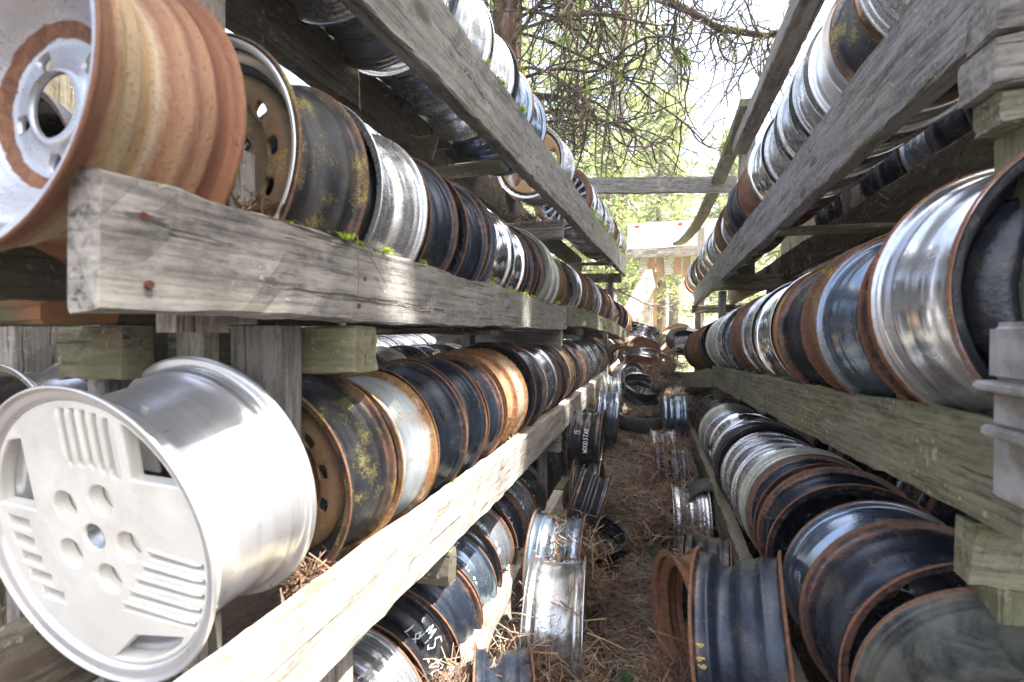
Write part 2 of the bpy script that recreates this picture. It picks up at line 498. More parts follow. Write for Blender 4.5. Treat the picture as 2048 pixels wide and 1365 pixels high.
def floor_sampler(r, n):
    y = 0.7 + 6.5 * r.rand(n * 3) ** 1.7
    x = r.uniform(-1.0, 0.8, n * 3)
    keep = (np.abs(x + 0.05) < 0.42) | (r.rand(n * 3) < 0.35)
    x, y = x[keep], y[keep]
    pat = np.sin(x * 11 + 2 * np.sin(y * 4)) + np.sin(y * 9 + 3 * np.sin(x * 5)) + .6 * np.sin(x * 31 + y * 23)
    k2 = r.rand(len(x)) < np.clip(.55 + .35 * pat, .08, 1)
    x, y = x[k2][:n], y[k2][:n]
    z = np.interp(y, GY, GH) + CZ + np.abs(r.randn(len(x))) * 0.010 + 0.02
    return np.stack([x, y, z], -1)
needles("fallen_pine_needles", 80000, floor_sampler, [NEEDLE_TAN, NEEDLE_RED, NEEDLE_GREY], [0.27, 0.25, 0.48], seed=5, label="dry pine needles covering the aisle floor")

# ------------------------------------------------------------------ hazy volume added to brighten and wash out the background
def wash_haze():
    bm = bmesh.new(); bmesh.ops.create_cube(bm, size=1)
    x0, x1, y0, y1, z0, z1 = -204, 204, -104, 324, -1.4, 30
    for v in bm.verts: v.co = Vector(((x0+x1)/2 + v.co.x*(x1-x0), (y0+y1)/2 + v.co.y*(y1-y0), (z0+z1)/2 + v.co.z*(z1-z0)))
    me = bpy.data.meshes.new("wash_haze"); bm.to_mesh(me); bm.free()
    m = bpy.data.materials.new("background_wash"); m.use_nodes = True
    nt = m.node_tree; nt.nodes.remove(nt.nodes["Principled BSDF"])
    pv = nt.nodes.new("ShaderNodeVolumePrincipled")
    pv.inputs["Color"].default_value = (.97, .98, 1, 1); pv.inputs["Density"].default_value = 0.0032; pv.inputs["Anisotropy"].default_value = 0.2
    nt.links.new(pv.outputs[0], [n for n in nt.nodes if n.type == 'OUTPUT_MATERIAL'][0].inputs["Volume"])
    o = link("wash_haze", me, None, [m]); o["kind"] = "stuff"
wash_haze()

# ------------------------------------------------------------------ boards and racks
def board(name, p0, p1, height, thick, mat, parent, seed=0, sag=0.0, rough=0.0016, roll=0.0, div=None, wane=0.0):
    """a sawn board whose top-centre line runs p0 -> p1 (eye-relative heights); rounded worn edges, slight bow."""
    r = np.random.RandomState(seed + 11)
    a = Vector((p0[0], p0[1], p0[2] + CZ)); b = Vector((p1[0], p1[1], p1[2] + CZ))
    L = (b - a).length
    n = div or max(6, int(L / 0.04))
    xs = np.linspace(0, L, n)
    H, T = height, thick
    e = min(0.004, T * 0.2)
    sec = [(-T/2+e, 0), (T/2-e, 0), (T/2, -e), (T/2, -H*.33), (T/2, -H*.66), (T/2, -H+e), (T/2-e, -H), (-T/2+e, -H), (-T/2, -H+e), (-T/2, -H*.66), (-T/2, -H*.33), (-T/2, -e)]
    m = len(sec)
    V = np.zeros((n, m, 3))
    ph = r.rand(6) * 6.28
    for k, (y, z) in enumerate(sec):
        V[:, k, 0] = xs
        V[:, k, 1] = y
        V[:, k, 2] = z
    wob = 0.0022 * np.sin(xs * 5 + ph[0]) + 0.0015 * np.sin(xs * 13 + ph[1])
    V[:, :, 2] += wob[:, None]
    V[:, :, 1] += (0.002 * np.sin(xs * 3 + ph[2]))[:, None]
    V[:, :, 2] += (-sag * 4 * (xs / L) * (1 - xs / L))[:, None]
    V[:, :, 1:] += r.randn(n, m, 2) * rough
    if wane:
        dip = np.interp(xs, np.linspace(0, L, max(4, int(L / .12))), r.rand(max(4, int(L / .12))) * wane)
        V[:, 0, 2] -= dip; V[:, 11, 2] -= dip; V[:, 0, 1] += dip * .5
    V[0, :, 0] += r.randn(m) * 0.0015
    V[-1, :, 0] += r.randn(m) * 0.0015
    V = V.reshape(-1, 3)
    F = []
    for i in range(n - 1):
        for k in range(m):
            l = (k + 1) % m
            F.append((i*m+k, i*m+l, (i+1)*m+l, (i+1)*m+k))
    me = bpy.data.meshes.new(name)
    me.from_pydata([tuple(v) for v in V], [], F + [tuple(range(m))[::1], tuple((n-1)*m + k for k in range(m))[::-1]])
    me.update()
    o = link(name, me, None, [mat])
    for p in me.polygons:
        p.use_smooth = False
    X = (b - a).normalized()
    up = Vector((0, 0, 1)) if abs(X.z) < 0.9 else Vector((1, 0, 0))
    Yv = up.cross(X).normalized(); Z = X.cross(Yv)
    mat3 = Matrix((X, Yv, Z)).transposed().to_4x4()
    Mw = Matrix.Translation(a) @ mat3 @ Matrix.Rotation(roll, 4, 'X')
    if parent is not None:
        o.parent = parent
        o.matrix_local = parent.matrix_basis.inverted() @ Mw
    else:
        o.matrix_basis = Mw
    return o

def moss_tufts(parent_board, pts, seed, size=0.012, dens=60):
    """small lime tufts sitting at world points; one stuff part of the board"""
    r = np.random.RandomState(seed)
    A = []
    for p in pts:
        k = int(dens * r.uniform(0.4, 1.4))
        c = np.array(p) + r.randn(k, 3) * size * [0.9, 1.6, 0.45] * r.uniform(0.5, 1.2)
        A.append(c)
    C = np.concatenate(A)
    n = len(C)
    s = r.uniform(0.0012, 0.0035, n)
    d1 = r.randn(n, 3); d2 = r.randn(n, 3)
    V = np.stack([C - d1 * s[:, None], C + d2 * s[:, None], C + d1 * s[:, None], C - d2 * s[:, None]], 1).reshape(-1, 3)
    me = mesh_np("lichen_tufts", V, np.arange(4 * n).reshape(-1, 4), False, mats=[LIME])
    o = link("lichen_tufts", me)
    o["kind"] = "stuff"
    o.parent = parent_board
    o.matrix_parent_inverse = (parent_board.parent.matrix_basis @ parent_board.matrix_basis).inverted() if parent_board.parent else parent_board.matrix_basis.inverted()
    return o

LR = empty("wheel_rack", (-0.7, 2.6, gh(2.6) + CZ), "weathered grey timber rack of four tiers lining the left side of the aisle", "rack")
RR = empty("wheel_rack", (0.65, 2.6, gh(2.6) + CZ), "weathered timber rack lining the right side of the aisle, mossy and shaded", "rack")

# left rack rails: (x0,y0,htop) -> (x1,y1,htop)
mid = board("rail", (-.53, .336, .162), (-.53, 2.91, .158), .142, .042, WOOD, LR, 1, wane=.006)
mid2 = board("rail", (-.52, 2.93, .165), (-.315, 5.55, .03), .125, .04, WOOD_G, LR, 2, sag=-.035, wane=.006)
top = board("rail", (-.512, .25, .745), (-.295, 5.1, .762), .187, .042, WOOD, LR, 3, wane=.006)
low = board("rail", (-.53, .30, -.418), (-.475, 5.0, -.392), .142, .044, WOOD_L, LR, 4, wane=.008)
bot = board("rail", (-.55, .4, -.99), (-.50, 2.6, -.865), .14, .05, WOOD_L, LR, 5, wane=.008)
board("rail", (-.50, 2.62, -.865), (-.48, 4.8, -.81), .12, .05, WOOD_D, LR, 6)
board("rail", (-.90, .3, .155), (-.88, 3.0, .16), .142, .04, WOOD_D, LR, 7)
board("rail", (-.88, 3.0, .16), (-.70, 5.6, .10), .142, .04, WOOD_D, LR, 8)
board("rail", (-.82, .2, .742), (-.72, 4.9, .75), .135, .04, WOOD_D, LR, 9)
board("rail", (-.90, .3, -.43), (-.84, 5.0, -.40), .142, .04, WOOD_D, LR, 10)
board("rail", (-.92, .4, -1.0), (-.86, 4.8, -.83), .12, .05, WOOD_D, LR, 12)
for k, (x, y, z) in enumerate([(-.510, .775, .098), (-.510, .757, .048), (-.510, 2.80, .10), (-.510, 2.83, .05), (-.511, 1.62, .11), (-.511, 1.60, .06), (-.508, .375, .12), (-.508, .38, .05), (-.452, 1.5, .70), (-.452, 1.51, .62), (-.40, 2.42, .70), (-.395, 2.43, .62)]):
    nm = bpy.data.meshes.new("nail_head")
    bm = bmesh.new(); bmesh.ops.create_cone(bm, cap_ends=True, segments=10, radius1=.0055, radius2=.0045, depth=.003)
    bm.to_mesh(nm); bm.free()
    o = link("nail_head", nm, LR, [NAIL])
    o.matrix_local = LR.matrix_basis.inverted() @ (Matrix.Translation((x + .001, y, z + CZ)) @ Matrix.Rotation(math.pi/2, 4, 'Y'))

def post(x, y, h0, h1, wx, wy, mat, par, seed):      # upright, wx across, wy along the aisle
    return board("post", (x, y, h0), (x, y, h1), wx, wy, mat, par, seed, div=20)
def vpost(x0, x1, y0, y1, h0, h1, mat, par, seed, name="post"):
    """upright from h0 to h1 with footprint x0..x1, y0..y1"""
    V = []
    r = np.random.RandomState(seed)
    n = max(4, int((h1 - h0) / .08))
    e = min(.004, .2 * min(x1 - x0, y1 - y0))
    L = h1 - h0
    hx, hy = (x1 - x0) / 2, (y1 - y0) / 2
    sec = [(-hx+e, -hy), (hx-e, -hy), (hx, -hy+e), (hx, hy-e), (hx-e, hy), (-hx+e, hy), (-hx, hy-e), (-hx, -hy+e)]
    for i in range(n):
        for (a, b) in sec:
            V.append((i / (n - 1) * L, a + r.randn() * .0014, b + r.randn() * .0014))
    F = [(i*8+k, i*8+(k+1) % 8, (i+1)*8+(k+1) % 8, (i+1)*8+k) for i in range(n-1) for k in range(8)]
    F += [tuple(range(8))[::-1], tuple((n-1)*8+k for k in range(8))]
    me = bpy.data.meshes.new(name); me.from_pydata(V, [], F); me.update()
    o = link(name, me, None, [mat])
    Mw = Matrix.Translation(((x0+x1)/2, (y0+y1)/2, h0 + CZ)) @ Matrix(((0, 1, 0, 0), (0, 0, 1, 0), (1, 0, 0, 0), (0, 0, 0, 1)))
    if par is not None:
        o.parent = par; o.matrix_local = par.matrix_basis.inverted() @ Mw
    else:
        o.matrix_basis = Mw
    return o

# left posts
vpost(-.66, -.615, .500, .582, .0, .60, WOOD_L, LR, 20)
vpost(-.605, -.56, .535, .580, .012, .26, WOOD, LR, 19, name="stub")
vpost(-.825, -.765, .665, .70, -1.1, .012, WOOD_L, LR, 21)
vpost(-.735, -.612, .695, .735, -.40, .012, WOOD, LR, 22)
vpost(-1.55, -1.50, .79, .90, -1.1, .6, WOOD, LR, 23)
vpost(-1.66, -1.61, .92, 1.03, -1.1, .6, WOOD_G, LR, 24)
vpost(-1.0, -.96, .63, .78, -1.1, .7, WOOD, LR, 25)
for (yy, x1) in ((2.97, -.56), (5.05, -.46)):
    vpost(x1 - .05, x1, yy, yy + .09, -1.0, .45, WOOD, LR, 30)
    vpost(-.98, -.93, yy, yy + .09, -1.0, .75, WOOD_D, LR, 31)
vpost(-.62, -.585, 2.42, 2.50, .17, .47, WOOD, LR, 32)
vpost(-.97, -.92, 2.35, 2.44, -1.0, .74, WOOD, LR, 33)
vpost(-.60, -.56, 2.52, 2.60, -1.0, -.56, WOOD, LR, 34)
vpost(-.43, -.385, 4.78, 4.86, .12, .50, WOOD_D, LR, 35)
# left bearers (boards across the rack under the rails)
def bearer(x0, x1, y, htop, hh, tt, mat, par, seed, dy=0.0, name="bearer"):
    return board(name, (x0, y, htop), (x1, y + dy, htop), hh, tt, mat, par, seed, div=8)
bearer(-1.0, -.515, .79, .012, .088, .075, WOOD_G, LR, 40)
bearer(-.985, -.83, .60, .010, .088, .05, WOOD_G, LR, 41)
bearer(-1.3, -.512, 2.77, .010, .088, .045, WOOD, LR, 42)
bearer(-1.0, -.43, 2.36, .553, .088, .045, WOOD, LR, 43)
bearer(-1.0, -.47, 1.52, .553, .018, .09, WOOD_G, LR, 44, name="slat")
bearer(-.95, -.30, 4.75, .570, .088, .045, WOOD_D, LR, 45)
bearer(-.95, -.33, 3.95, .562, .018, .09, WOOD_G, LR, 46, name="slat")
bearer(-.95, -.49, 2.62, -.565, .09, .045, WOOD, LR, 47)
bearer(-1.3, -.53, 1.6, .012, .02, .09, WOOD_D, LR, 48, name="slat")
bearer(-.95, -.30, 5.2, .02, .09, .045, WOOD_D, LR, 49)
bearer(-1.0, -.50, 1.15, -.565, .09, .045, WOOD_D, LR, 50)
bearer(-1.0, -.56, .30, -.565, .09, .045, WOOD_L, LR, 51)
vpost(-.585, -.54, .70, .78, -1.1, -.57, WOOD_L, LR, 52)
for k in range(16):  # added boards that block light behind the left rack and darken gaps
    vpost(-2.23, -2.205, .2 + k * .42, .61 + k * .42, -1.15, 1.05, WOOD_D, LR, 140 + k, name="sky_block_board")
rs = board("rail", (-1.2, .40, .040), (-.70, .44, .040), .026, .09, simple_mat("reddish_timber", (0.30, 0.10, 0.04), .8, 0, .6, 6, .3, (0.10, 0.09, 0.04)), LR, 53)

# right rack
rtop = board("rail", (.470, .30, .625), (.472, 6.1, .505), .185, .044, WOOD, RR, 60, wane=.006)
rmid = board("rail", (.445, .725, -.112), (.415, 3.66, -.232), .142, .046, WOOD_G, RR, 61, wane=.008)
rmid2 = board("rail", (.385, 3.70, -.255), (.16, 5.5, -.40), .13, .06, WOOD_G, RR, 62, sag=.03)
rbot = board("rail", (.30, .9, -.745), (.285, 4.8, -.725), .14, .045, WOOD_D, RR, 63)
board("rail", (.88, .3, .60), (.86, 6.1, .49), .165, .044, WOOD_D, RR, 64)
board("rail", (.80, .4, -.12), (.76, 5.5, -.25), .142, .044, WOOD_D, RR, 65)
board("rail", (.66, .9, -.75), (.64, 4.8, -.73), .14, .045, WOOD_D, RR, 66)
vpost(.489, .58, .875, .96, -1.1, -.30, WOOD_G, RR, 70)
vpost(.447, .53, .75, .83, -.04, .262, WOOD_G, RR, 69)
vpost(.455, .50, 3.78, 3.87, -1.0, .30, WOOD, RR, 71)
vpost(.45, .52, 3.80, 3.89, -.70, -.38, WOOD_G, RR, 72)
vpost(.60, .71, 3.92, 3.97, .30, 1.52, WOOD, RR, 73)
vpost(.78, .84, 3.8, 3.9, -1.0, .48, WOOD_D, RR, 74)
vpost(.46, .52, 6.0, 6.1, -.9, .30, WOOD_D, RR, 75)
vpost(.55, .64, 6.9, 6.95, -.8, 1.40, WOOD_L, RR, 76)
vpost(.90, .97, 1.6, 1.7, -1.1, .75, WOOD_D, RR, 77)
vpost(.90, .97, 2.7, 2.8, -1.1, .75, WOOD_D, RR, 78)
bearer(.405, .70, .775, .427, .058, .07, WOOD, RR, 80)
bearer(.400, .70, .778, .367, .059, .075, WOOD, RR, 81)
bearer(.415, .70, .782, .306, .042, .06, WOOD_G, RR, 82)
bearer(.425, .486, .84, -.262, .088, .04, WOOD_G, RR, 83)
bearer(.40, 1.0, 3.70, .40, .105, .045, WOOD_G, RR, 84)
bearer(.46, 1.0, 2.12, .40, .02, .09, WOOD_G, RR, 85, name="slat")
bearer(.41, 1.0, 3.72, -.385, .09, .05, WOOD_G, RR, 86)
bearer(.42, 1.0, 5.95, .318, .09, .05, WOOD_D, RR, 87)
bearer(.30, .8, 5.2, -.55, .09, .05, WOOD_D, RR, 88)
bearer(.25, .95, 3.7, -.87, .09, .05, WOOD_D, RR, 89)
bearer(.02, .95, 1.27, -.972, .12, .10, WOOD_D, RR, 89)
# boards added behind the right rack, blocking sky so its gaps stay dark
for k in range(14):
    vpost(1.36, 1.385, .2 + k * .42, .61 + k * .42, -1.15, 1.28, WOOD_D, RR, 100 + k, name="sky_block_board")

# overhead timbers
t1 = board("cross_tie", (-.69, 4.17, 1.335), (.66, 4.50, 1.325), .135, .045, WOOD, None, 90, roll=.03)
tag(t1, "weathered grey plank spanning overhead from rack to rack, the nearer of two", "plank")
t2 = board("cross_tie", (-.40, 7.35, 1.235), (.78, 7.35, 1.235), .14, .045, WOOD_L, None, 91)
tag(t2, "sunlit grey plank spanning overhead in front of the white trailer", "plank")
t3 = board("overhead_plank", (.60, 1.75, 1.415), (.60, 3.86, 1.40), .105, .10, WOOD, None, 92, roll=.08)
tag(t3, "long weathered timber running overhead above the right hand rack", "plank")
t4 = board("overhead_plank", (.585, 3.5, 1.53), (.30, 7.3, 1.29), .05, .10, WOOD_G, None, 93, sag=.22)
tag(t4, "thin sagging mossy board curving down behind the nearer cross plank", "plank")

# ------------------------------------------------------------------ wheels
def rim_profile(mid_pts, th=.016):
    lip_a = [(.055, .925), (.050, .95), (.046, .975), (.036, .992), (.020, 1.0), (.006, .997), (0, .988), (.006, .979),
             (.022, .972), (.030, .955), (.033, .925), (.045, .907)]
    outer = mid_pts
    lip_b = [(1 - z, r) for z, r in lip_a]
    inner = [(z, r - th) for z, r in mid_pts][::-1]
    # order: lip_a reversed (inside -> tip -> outside), outer mids, lip_b (outside -> tip -> inside), inner mids back
    return lip_a[::-1] + outer + lip_b + inner

P_STEEL = [(.075, .918), (.16, .914), (.185, .925), (.205, .914), (.225, .880), (.25, .822), (.28, .795), (.33, .788), (.40, .788), (.44, .797), (.475, .835),
           (.51, .868), (.56, .882), (.66, .884), (.70, .890), (.745, .910), (.775, .926), (.80, .914), (.92, .918)]
P_STEEL2 = [(.075, .918), (.17, .914), (.20, .926), (.23, .896), (.27, .878), (.34, .872), (.38, .835), (.415, .792), (.47, .782), (.56, .784), (.60, .81), (.64, .868),
            (.70, .886), (.76, .892), (.80, .926), (.835, .914), (.92, .918)]
P_ALLOY = [(.08, .915), (.14, .913), (.165, .905), (.19, .875), (.22, .852), (.45, .850), (.70, .864), (.79, .880), (.82, .897), (.84, .918), (.865, .900),
           (.885, .918), (.93, .918)]
P_TRIPLE = [(.08, .918), (.13, .914), (.155, .926), (.18, .892), (.22, .866), (.28, .862), (.32, .832), (.36, .820), (.42, .824), (.46, .858), (.53, .860), (.57, .828),
            (.62, .822), (.68, .836), (.73, .878), (.79, .896), (.825, .926), (.86, .912), (.93, .918)]
PROF = {'s': P_STEEL, 's2': P_STEEL2, 'a': P_ALLOY, 't': P_TRIPLE}
_rim = {}
def rim_mesh(pk, style, seg, inner=None):
    k = (pk, style, seg, inner)
    if k not in _rim:
        me = lathe("rim", rim_profile(PROF[pk]), seg, [M(style)] + ([M(inner)] if inner else []))
        if inner:
            n = len(rim_profile(PROF[pk])); q = n - len(PROF[pk]) - 2
            idx = np.array([1 if (f % n) >= q or (f % n) < 3 else 0 for f in range(len(me.polygons))], dtype=np.int32)
            me.polygons.foreach_set("material_index", idx)
        _rim[k] = me
    return _rim[k]

def polar_plate(holes, zf, rin, rout, nth, rings, thick, mat, name="disc"):
    rings = [x * (.772 / .815) if x > .55 and rings[-1] == .815 else x for x in rings]
    """dished plate in unit radius; holes: list of (ring index0, ring index1, th index0, th index1, shape) cut as rounded openings."""
    rr = rings
    nr = len(rr)
    bm = bmesh.new()
    grid = [[bm.verts.new((r * math.cos(2*math.pi*t/nth), r * math.sin(2*math.pi*t/nth), zf(r))) for t in range(nth)] for r in rr]
    cut = set()
    for (i0, i1, t0, t1) in holes:
        for i in range(i0, i1):
            for t in range(t0, t1):
                cut.add((i, t % nth))
    for i in range(nr - 1):
        for t in range(nth):
            if (i, t) in cut:
                continue
            u = (t + 1) % nth
            bm.faces.new((grid[i][t], grid[i][u], grid[i+1][u], grid[i+1][t]))
    for (i0, i1, t0, t1) in holes:
        loop = [(i0, t) for t in range(t0, t1)] + [(i, t1) for i in range(i0, i1)] + [(i1, t) for t in range(t1, t0, -1)] + [(i, t0) for i in range(i1, i0, -1)]
        ra, rb = rr[i0], rr[i1]
        rc, tc = (ra + rb) / 2, (t0 + t1) / 2
        hr, ht = (rb - ra) / 2, (t1 - t0) / 2
        ring = []
        for (i, t) in loop:
            a, b = (rr[i] - rc) / hr, (t - tc) / ht
            # superellipse projection
            s = (abs(a) ** 3.2 + abs(b) ** 3.2) ** (1 / 3.2)
            a, b = a / s * .90, b / s * .90
            rad = rc + a * hr; th = (tc + b * ht) / nth * 2 * math.pi
            ring.append((bm.verts.new((rad * math.cos(th), rad * math.sin(th), zf(rad))), bm.verts.new((rad * math.cos(th), rad * math.sin(th), zf(rad) + .05))))
        n = len(loop)
        for k in range(n):
            l = (k + 1) % n
            g0 = grid[loop[k][0]][loop[k][1] % nth]; g1 = grid[loop[l][0]][loop[l][1] % nth]
            try:
                bm.faces.new((g0, ring[k][0], ring[l][0], g1))
                bm.faces.new((ring[k][0], ring[k][1], ring[l][1], ring[l][0]))
            except ValueError:
                pass
    # back sheet of the rim collar
    coll = [bm.verts.new((rr[-1] * math.cos(2*math.pi*t/nth), rr[-1] * math.sin(2*math.pi*t/nth), zf(rr[-1]) + .22)) for t in range(nth)]
    hub = [bm.verts.new((rr[0] * math.cos(2*math.pi*t/nth), rr[0] * math.sin(2*math.pi*t/nth), zf(rr[0]) + .06)) for t in range(nth)]
    for t in range(nth):
        u = (t + 1) % nth
        bm.faces.new((grid[-1][t], grid[-1][u], coll[u], coll[t]))
        bm.faces.new((grid[0][u], grid[0][t], hub[t], hub[u]))
    bmesh.ops.recalc_face_normals(bm, faces=bm.faces)
    me = bpy.data.meshes.new(name)
    bm.to_mesh(me); bm.free()
    for p in me.polygons:
        p.use_smooth = True
    me.materials.append(mat)
    return me

def zf_steel(r):      # outboard side at low z
    return float(np.interp(r, [0, .22, .25, .33, .50, .56, .66, .74, .815], [.20, .20, .24, .25, .23, .16, .15, .18, .28]))
def zf_deep(r):
    return float(np.interp(r, [0, .20, .26, .40, .50, .70, .815], [.50, .50, .56, .57, .52, .30, .30]))
def zf_alloy(r):
    return float(np.interp(r, [0, .2, .35, .6, .84], [.10, .12, .13, .10, .08]))
def zf_mesh(r):
    return float(np.interp(r, [0, .2, .35, .86], [.14, .14, .12, .05]))

_disc = {}
def disc_mesh(kind, style):
    k = (kind, style)
    if k in _disc:
        return _disc[k]
    m = M(style)
    if kind == 'slots':       # pressed steel, twelve rounded vents and five lug holes
        rings = [.20, .225, .25, .275, .30, .325, .36, .42, .50, .57, .60, .63, .66, .69, .715, .76, .815]
        nth = 120
        H = [(9, 14, 10*i + 3, 10*i + 8) for i in range(12)] + [(1, 6, 24*i + 8, 24*i + 15) for i in range(5)]
        me = polar_plate(H, zf_steel, .2, .815, nth, rings, .03, m)
    elif kind == 'deep':      # deep truck dish, five lugs
        rings = [.20, .235, .265, .31, .355, .40, .50, .60, .70, .76, .815]
        H = [(2, 5, 24*i + 8, 24*i + 15) for i in range(5)]
        me = polar_plate(H, zf_deep, .2, .815, 120, rings, .03, m)
    elif kind == 'spokes':    # five broad alloy spokes
        rings = [.10, .15, .21, .27, .33, .42, .52, .62, .72, .80, .85]
        H = [(4, 9, 24*i + 5, 24*i + 19) for i in range(5)] + [(2, 3, 24*i - 3 + 24, 24*i + 3 + 24) for i in range(5)]
        H = [(a, b, c % 120, (c % 120) + (d - c)) for a, b, c, d in H]
        me = polar_plate(H, zf_alloy, .1, .85, 120, rings, .05, m)
    elif kind == 'mesh':      # many thin spokes
        rings = [.10, .16, .22, .30, .36, .48, .60, .72, .82, .87]
        H = [(4, 8, 8*i + 1, 8*i + 7) for i in range(18)]
        me = polar_plate(H, zf_mesh, .1, .87, 144, rings, .05, m)
    else:
        rings = [.2, .3, .4, .5, .6, .7, .815]
        me = polar_plate([], zf_steel, .2, .815, 60, rings, .03, m)
    _disc[k] = me
    return me

_valve = [None]
def valve_mesh():
    if _valve[0] is None:
        _valve[0] = lathe("valve_stem", [(0, .001), (0, .0075), (.004, .0078), (.006, .0045), (.016, .004), (.017, .0022), (.024, .002), (.024, .0002)], 12, [HOLE], closed=False)
    return _valve[0]

def axis_frame(a):
    a = Vector(a).normalized()
    ref = Vector((0, 0, 1)) if abs(a.z) < .9 else Vector((0, 1, 0))
    x = ref.cross(a).normalized()
    y = a.cross(x)
    return Matrix((x, y, a)).transposed().to_4x4()

GLYPH = {
 'G': [[(.5,.85),(.25,1),(.05,.6),(.15,.08),(.45,.05),(.5,.45),(.3,.45)]], 'E': [[(.5,1),(.05,1),(.05,0),(.52,0)],[(.05,.5),(.4,.52)]], 'P': [[(.05,0),(.05,1),(.45,.9),(.45,.6),(.05,.5)]], 'U': [[(.05,1),(.08,.1),(.3,0),(.5,.15),(.52,1)]], 'M': [[(0,0),(.08,1),(.3,.4),(.52,1),(.6,0)]], 'I': [[(.1,1),(.1,0)]],
 'F': [[(0,0),(0,1)],[(0,1),(.6,1)],[(0,.55),(.45,.5)]], 'o': [[(.3,0),(.05,.15),(.05,.4),(.3,.5),(.5,.35),(.5,.12),(.3,0)]],
 'r': [[(.1,.5),(.1,0)],[(.1,.35),(.3,.5),(.45,.45)]], 'd': [[(.5,.4),(.25,.5),(.05,.25),(.25,0),(.5,.15)],[(.5,1),(.5,0)]],
 '1': [[(.1,.8),(.3,1),(.28,0)]], '6': [[(.5,1),(.15,.6),(.08,.2),(.3,0),(.52,.2),(.35,.45),(.1,.3)]],
 '"': [[(.1,1),(.1,.8)],[(.25,1),(.25,.8)]], '8': [[(.3,.5),(.08,.75),(.3,1),(.5,.75),(.3,.5),(.05,.22),(.3,0),(.55,.22),(.3,.5)]],
 '7': [[(.05,1),(.55,.95),(.25,0)]], 'S': [[(.55,.9),(.25,1),(.08,.75),(.5,.35),(.35,0),(.02,.12)]], 'W': [[(0,1),(.15,0),(.35,.6),(.55,0),(.7,1)]],
 '4': [[(.4,0),(.45,1),(0,.35),(.6,.35)]], 'V': [[(0,1),(.28,0),(.6,1)]], 'i': [[(.1,.5),(.1,0)],[(.1,.7),(.12,.75)]], 'c': [[(.45,.4),(.2,.5),(.05,.2),(.25,0),(.45,.1)]],
 'D': [[(0,0),(0,1),(.45,.8),(.5,.25),(0,0)]], 'T': [[(0,1),(.6,1)],[(.3,1),(.3,0)]], 'A': [[(0,0),(.3,1),(.6,0)],[(.12,.4),(.5,.4)]], 'R': [[(0,0),(0,1),(.5,.8),(0,.5),(.55,0)]],
 'O': [[(.3,0),(.02,.3),(.05,.8),(.3,1),(.58,.75),(.55,.25),(.3,0)]], '5': [[(.5,1),(.1,1),(.08,.55),(.45,.5),(.5,.15),(.05,0)]], '9': [[(.5,.6),(.2,.5),(.08,.8),(.3,1),(.5,.8),(.45,0)]],
 'a': [[(.45,.4),(.2,.5),(.05,.2),(.25,0),(.45,.15)],[(.47,.5),(.5,0)]], 'k': [[(.05,1),(.05,0)],[(.45,.5),(.08,.22),(.5,0)]], 't': [[(.2,.9),(.2,0),(.4,.05)],[(0,.55),(.4,.58)]],
 '-': [[(.1,.45),(.5,.45)]], '2': [[(.05,.8),(.3,1),(.5,.75),(.05,0),(.55,.02)]], '0': [[(.3,0),(.02,.3),(.05,.8),(.3,1),(.58,.75),(.55,.25),(.3,0)]], ' ': [], '.': [[(.1,.0),(.14,.05)]],
 'e': [[(.05,.25),(.45,.3),(.3,.5),(.06,.3),(.25,0),(.45,.08)]], 'u': [[(.05,.5),(.1,.05),(.4,.08),(.45,.5)],[(.45,.5),(.48,0)]], 's': [[(.4,.45),(.1,.42),(.35,.15),(.05,.02)]],
}
def writing_mesh(text, R, W, prof, zpos, th0, size, seed, mat, stroke=.0021, flip=1):
    """marker strokes wrapped on the barrel: text runs round the circumference"""
    r = random.Random(seed)
    zz = [p[0] for p in prof]; rr = [p[1] for p in prof]
    acc = Acc()
    x = 0
    for ch in text:
        g = GLYPH.get(ch, [])
        for line in g:
            pts = []
            for k in range(len(line) - 1):
                for q in range(5):
                    f = q / 5
                    pts.append((line[k][0] * (1-f) + line[k+1][0] * f, line[k][1] * (1-f) + line[k+1][1] * f))
            pts.append(line[-1])
            pts = [(px + r.uniform(-.015, .015), py + r.uniform(-.015, .015)) for px, py in pts]
            P = []
            for px, py in pts:
                s = (x + px) * size
                zf = (1 - zpos) + (py * size) / W
                rad = np.interp(zf, zz, rr) * R + .0007
                th = th0 + flip * s / R
                P.append((rad * math.cos(th), rad * math.sin(th), zf * W))
            V, F = tube(P, [stroke * r.uniform(.8, 1.1)] * len(P), 4)
            acc.add(V, F)
        x += (.85 if ch not in 'i1"' else .5) + r.uniform(-.03, .05)
    return acc.mesh("painted_writing", [mat])

ORD = ["first", "second", "third", "fourth", "fifth", "sixth", "seventh", "eighth", "ninth", "tenth", "eleventh", "twelfth", "thirteenth", "fourteenth",
       "fifteenth", "sixteenth", "seventeenth", "eighteenth", "nineteenth", "twentieth", "twenty-first", "twenty-second", "twenty-third", "twenty-fourth",
       "twenty-fifth", "twenty-sixth", "twenty-seventh", "twenty-eighth", "twenty-ninth", "thirtieth", "thirty-first", "thirty-second"]

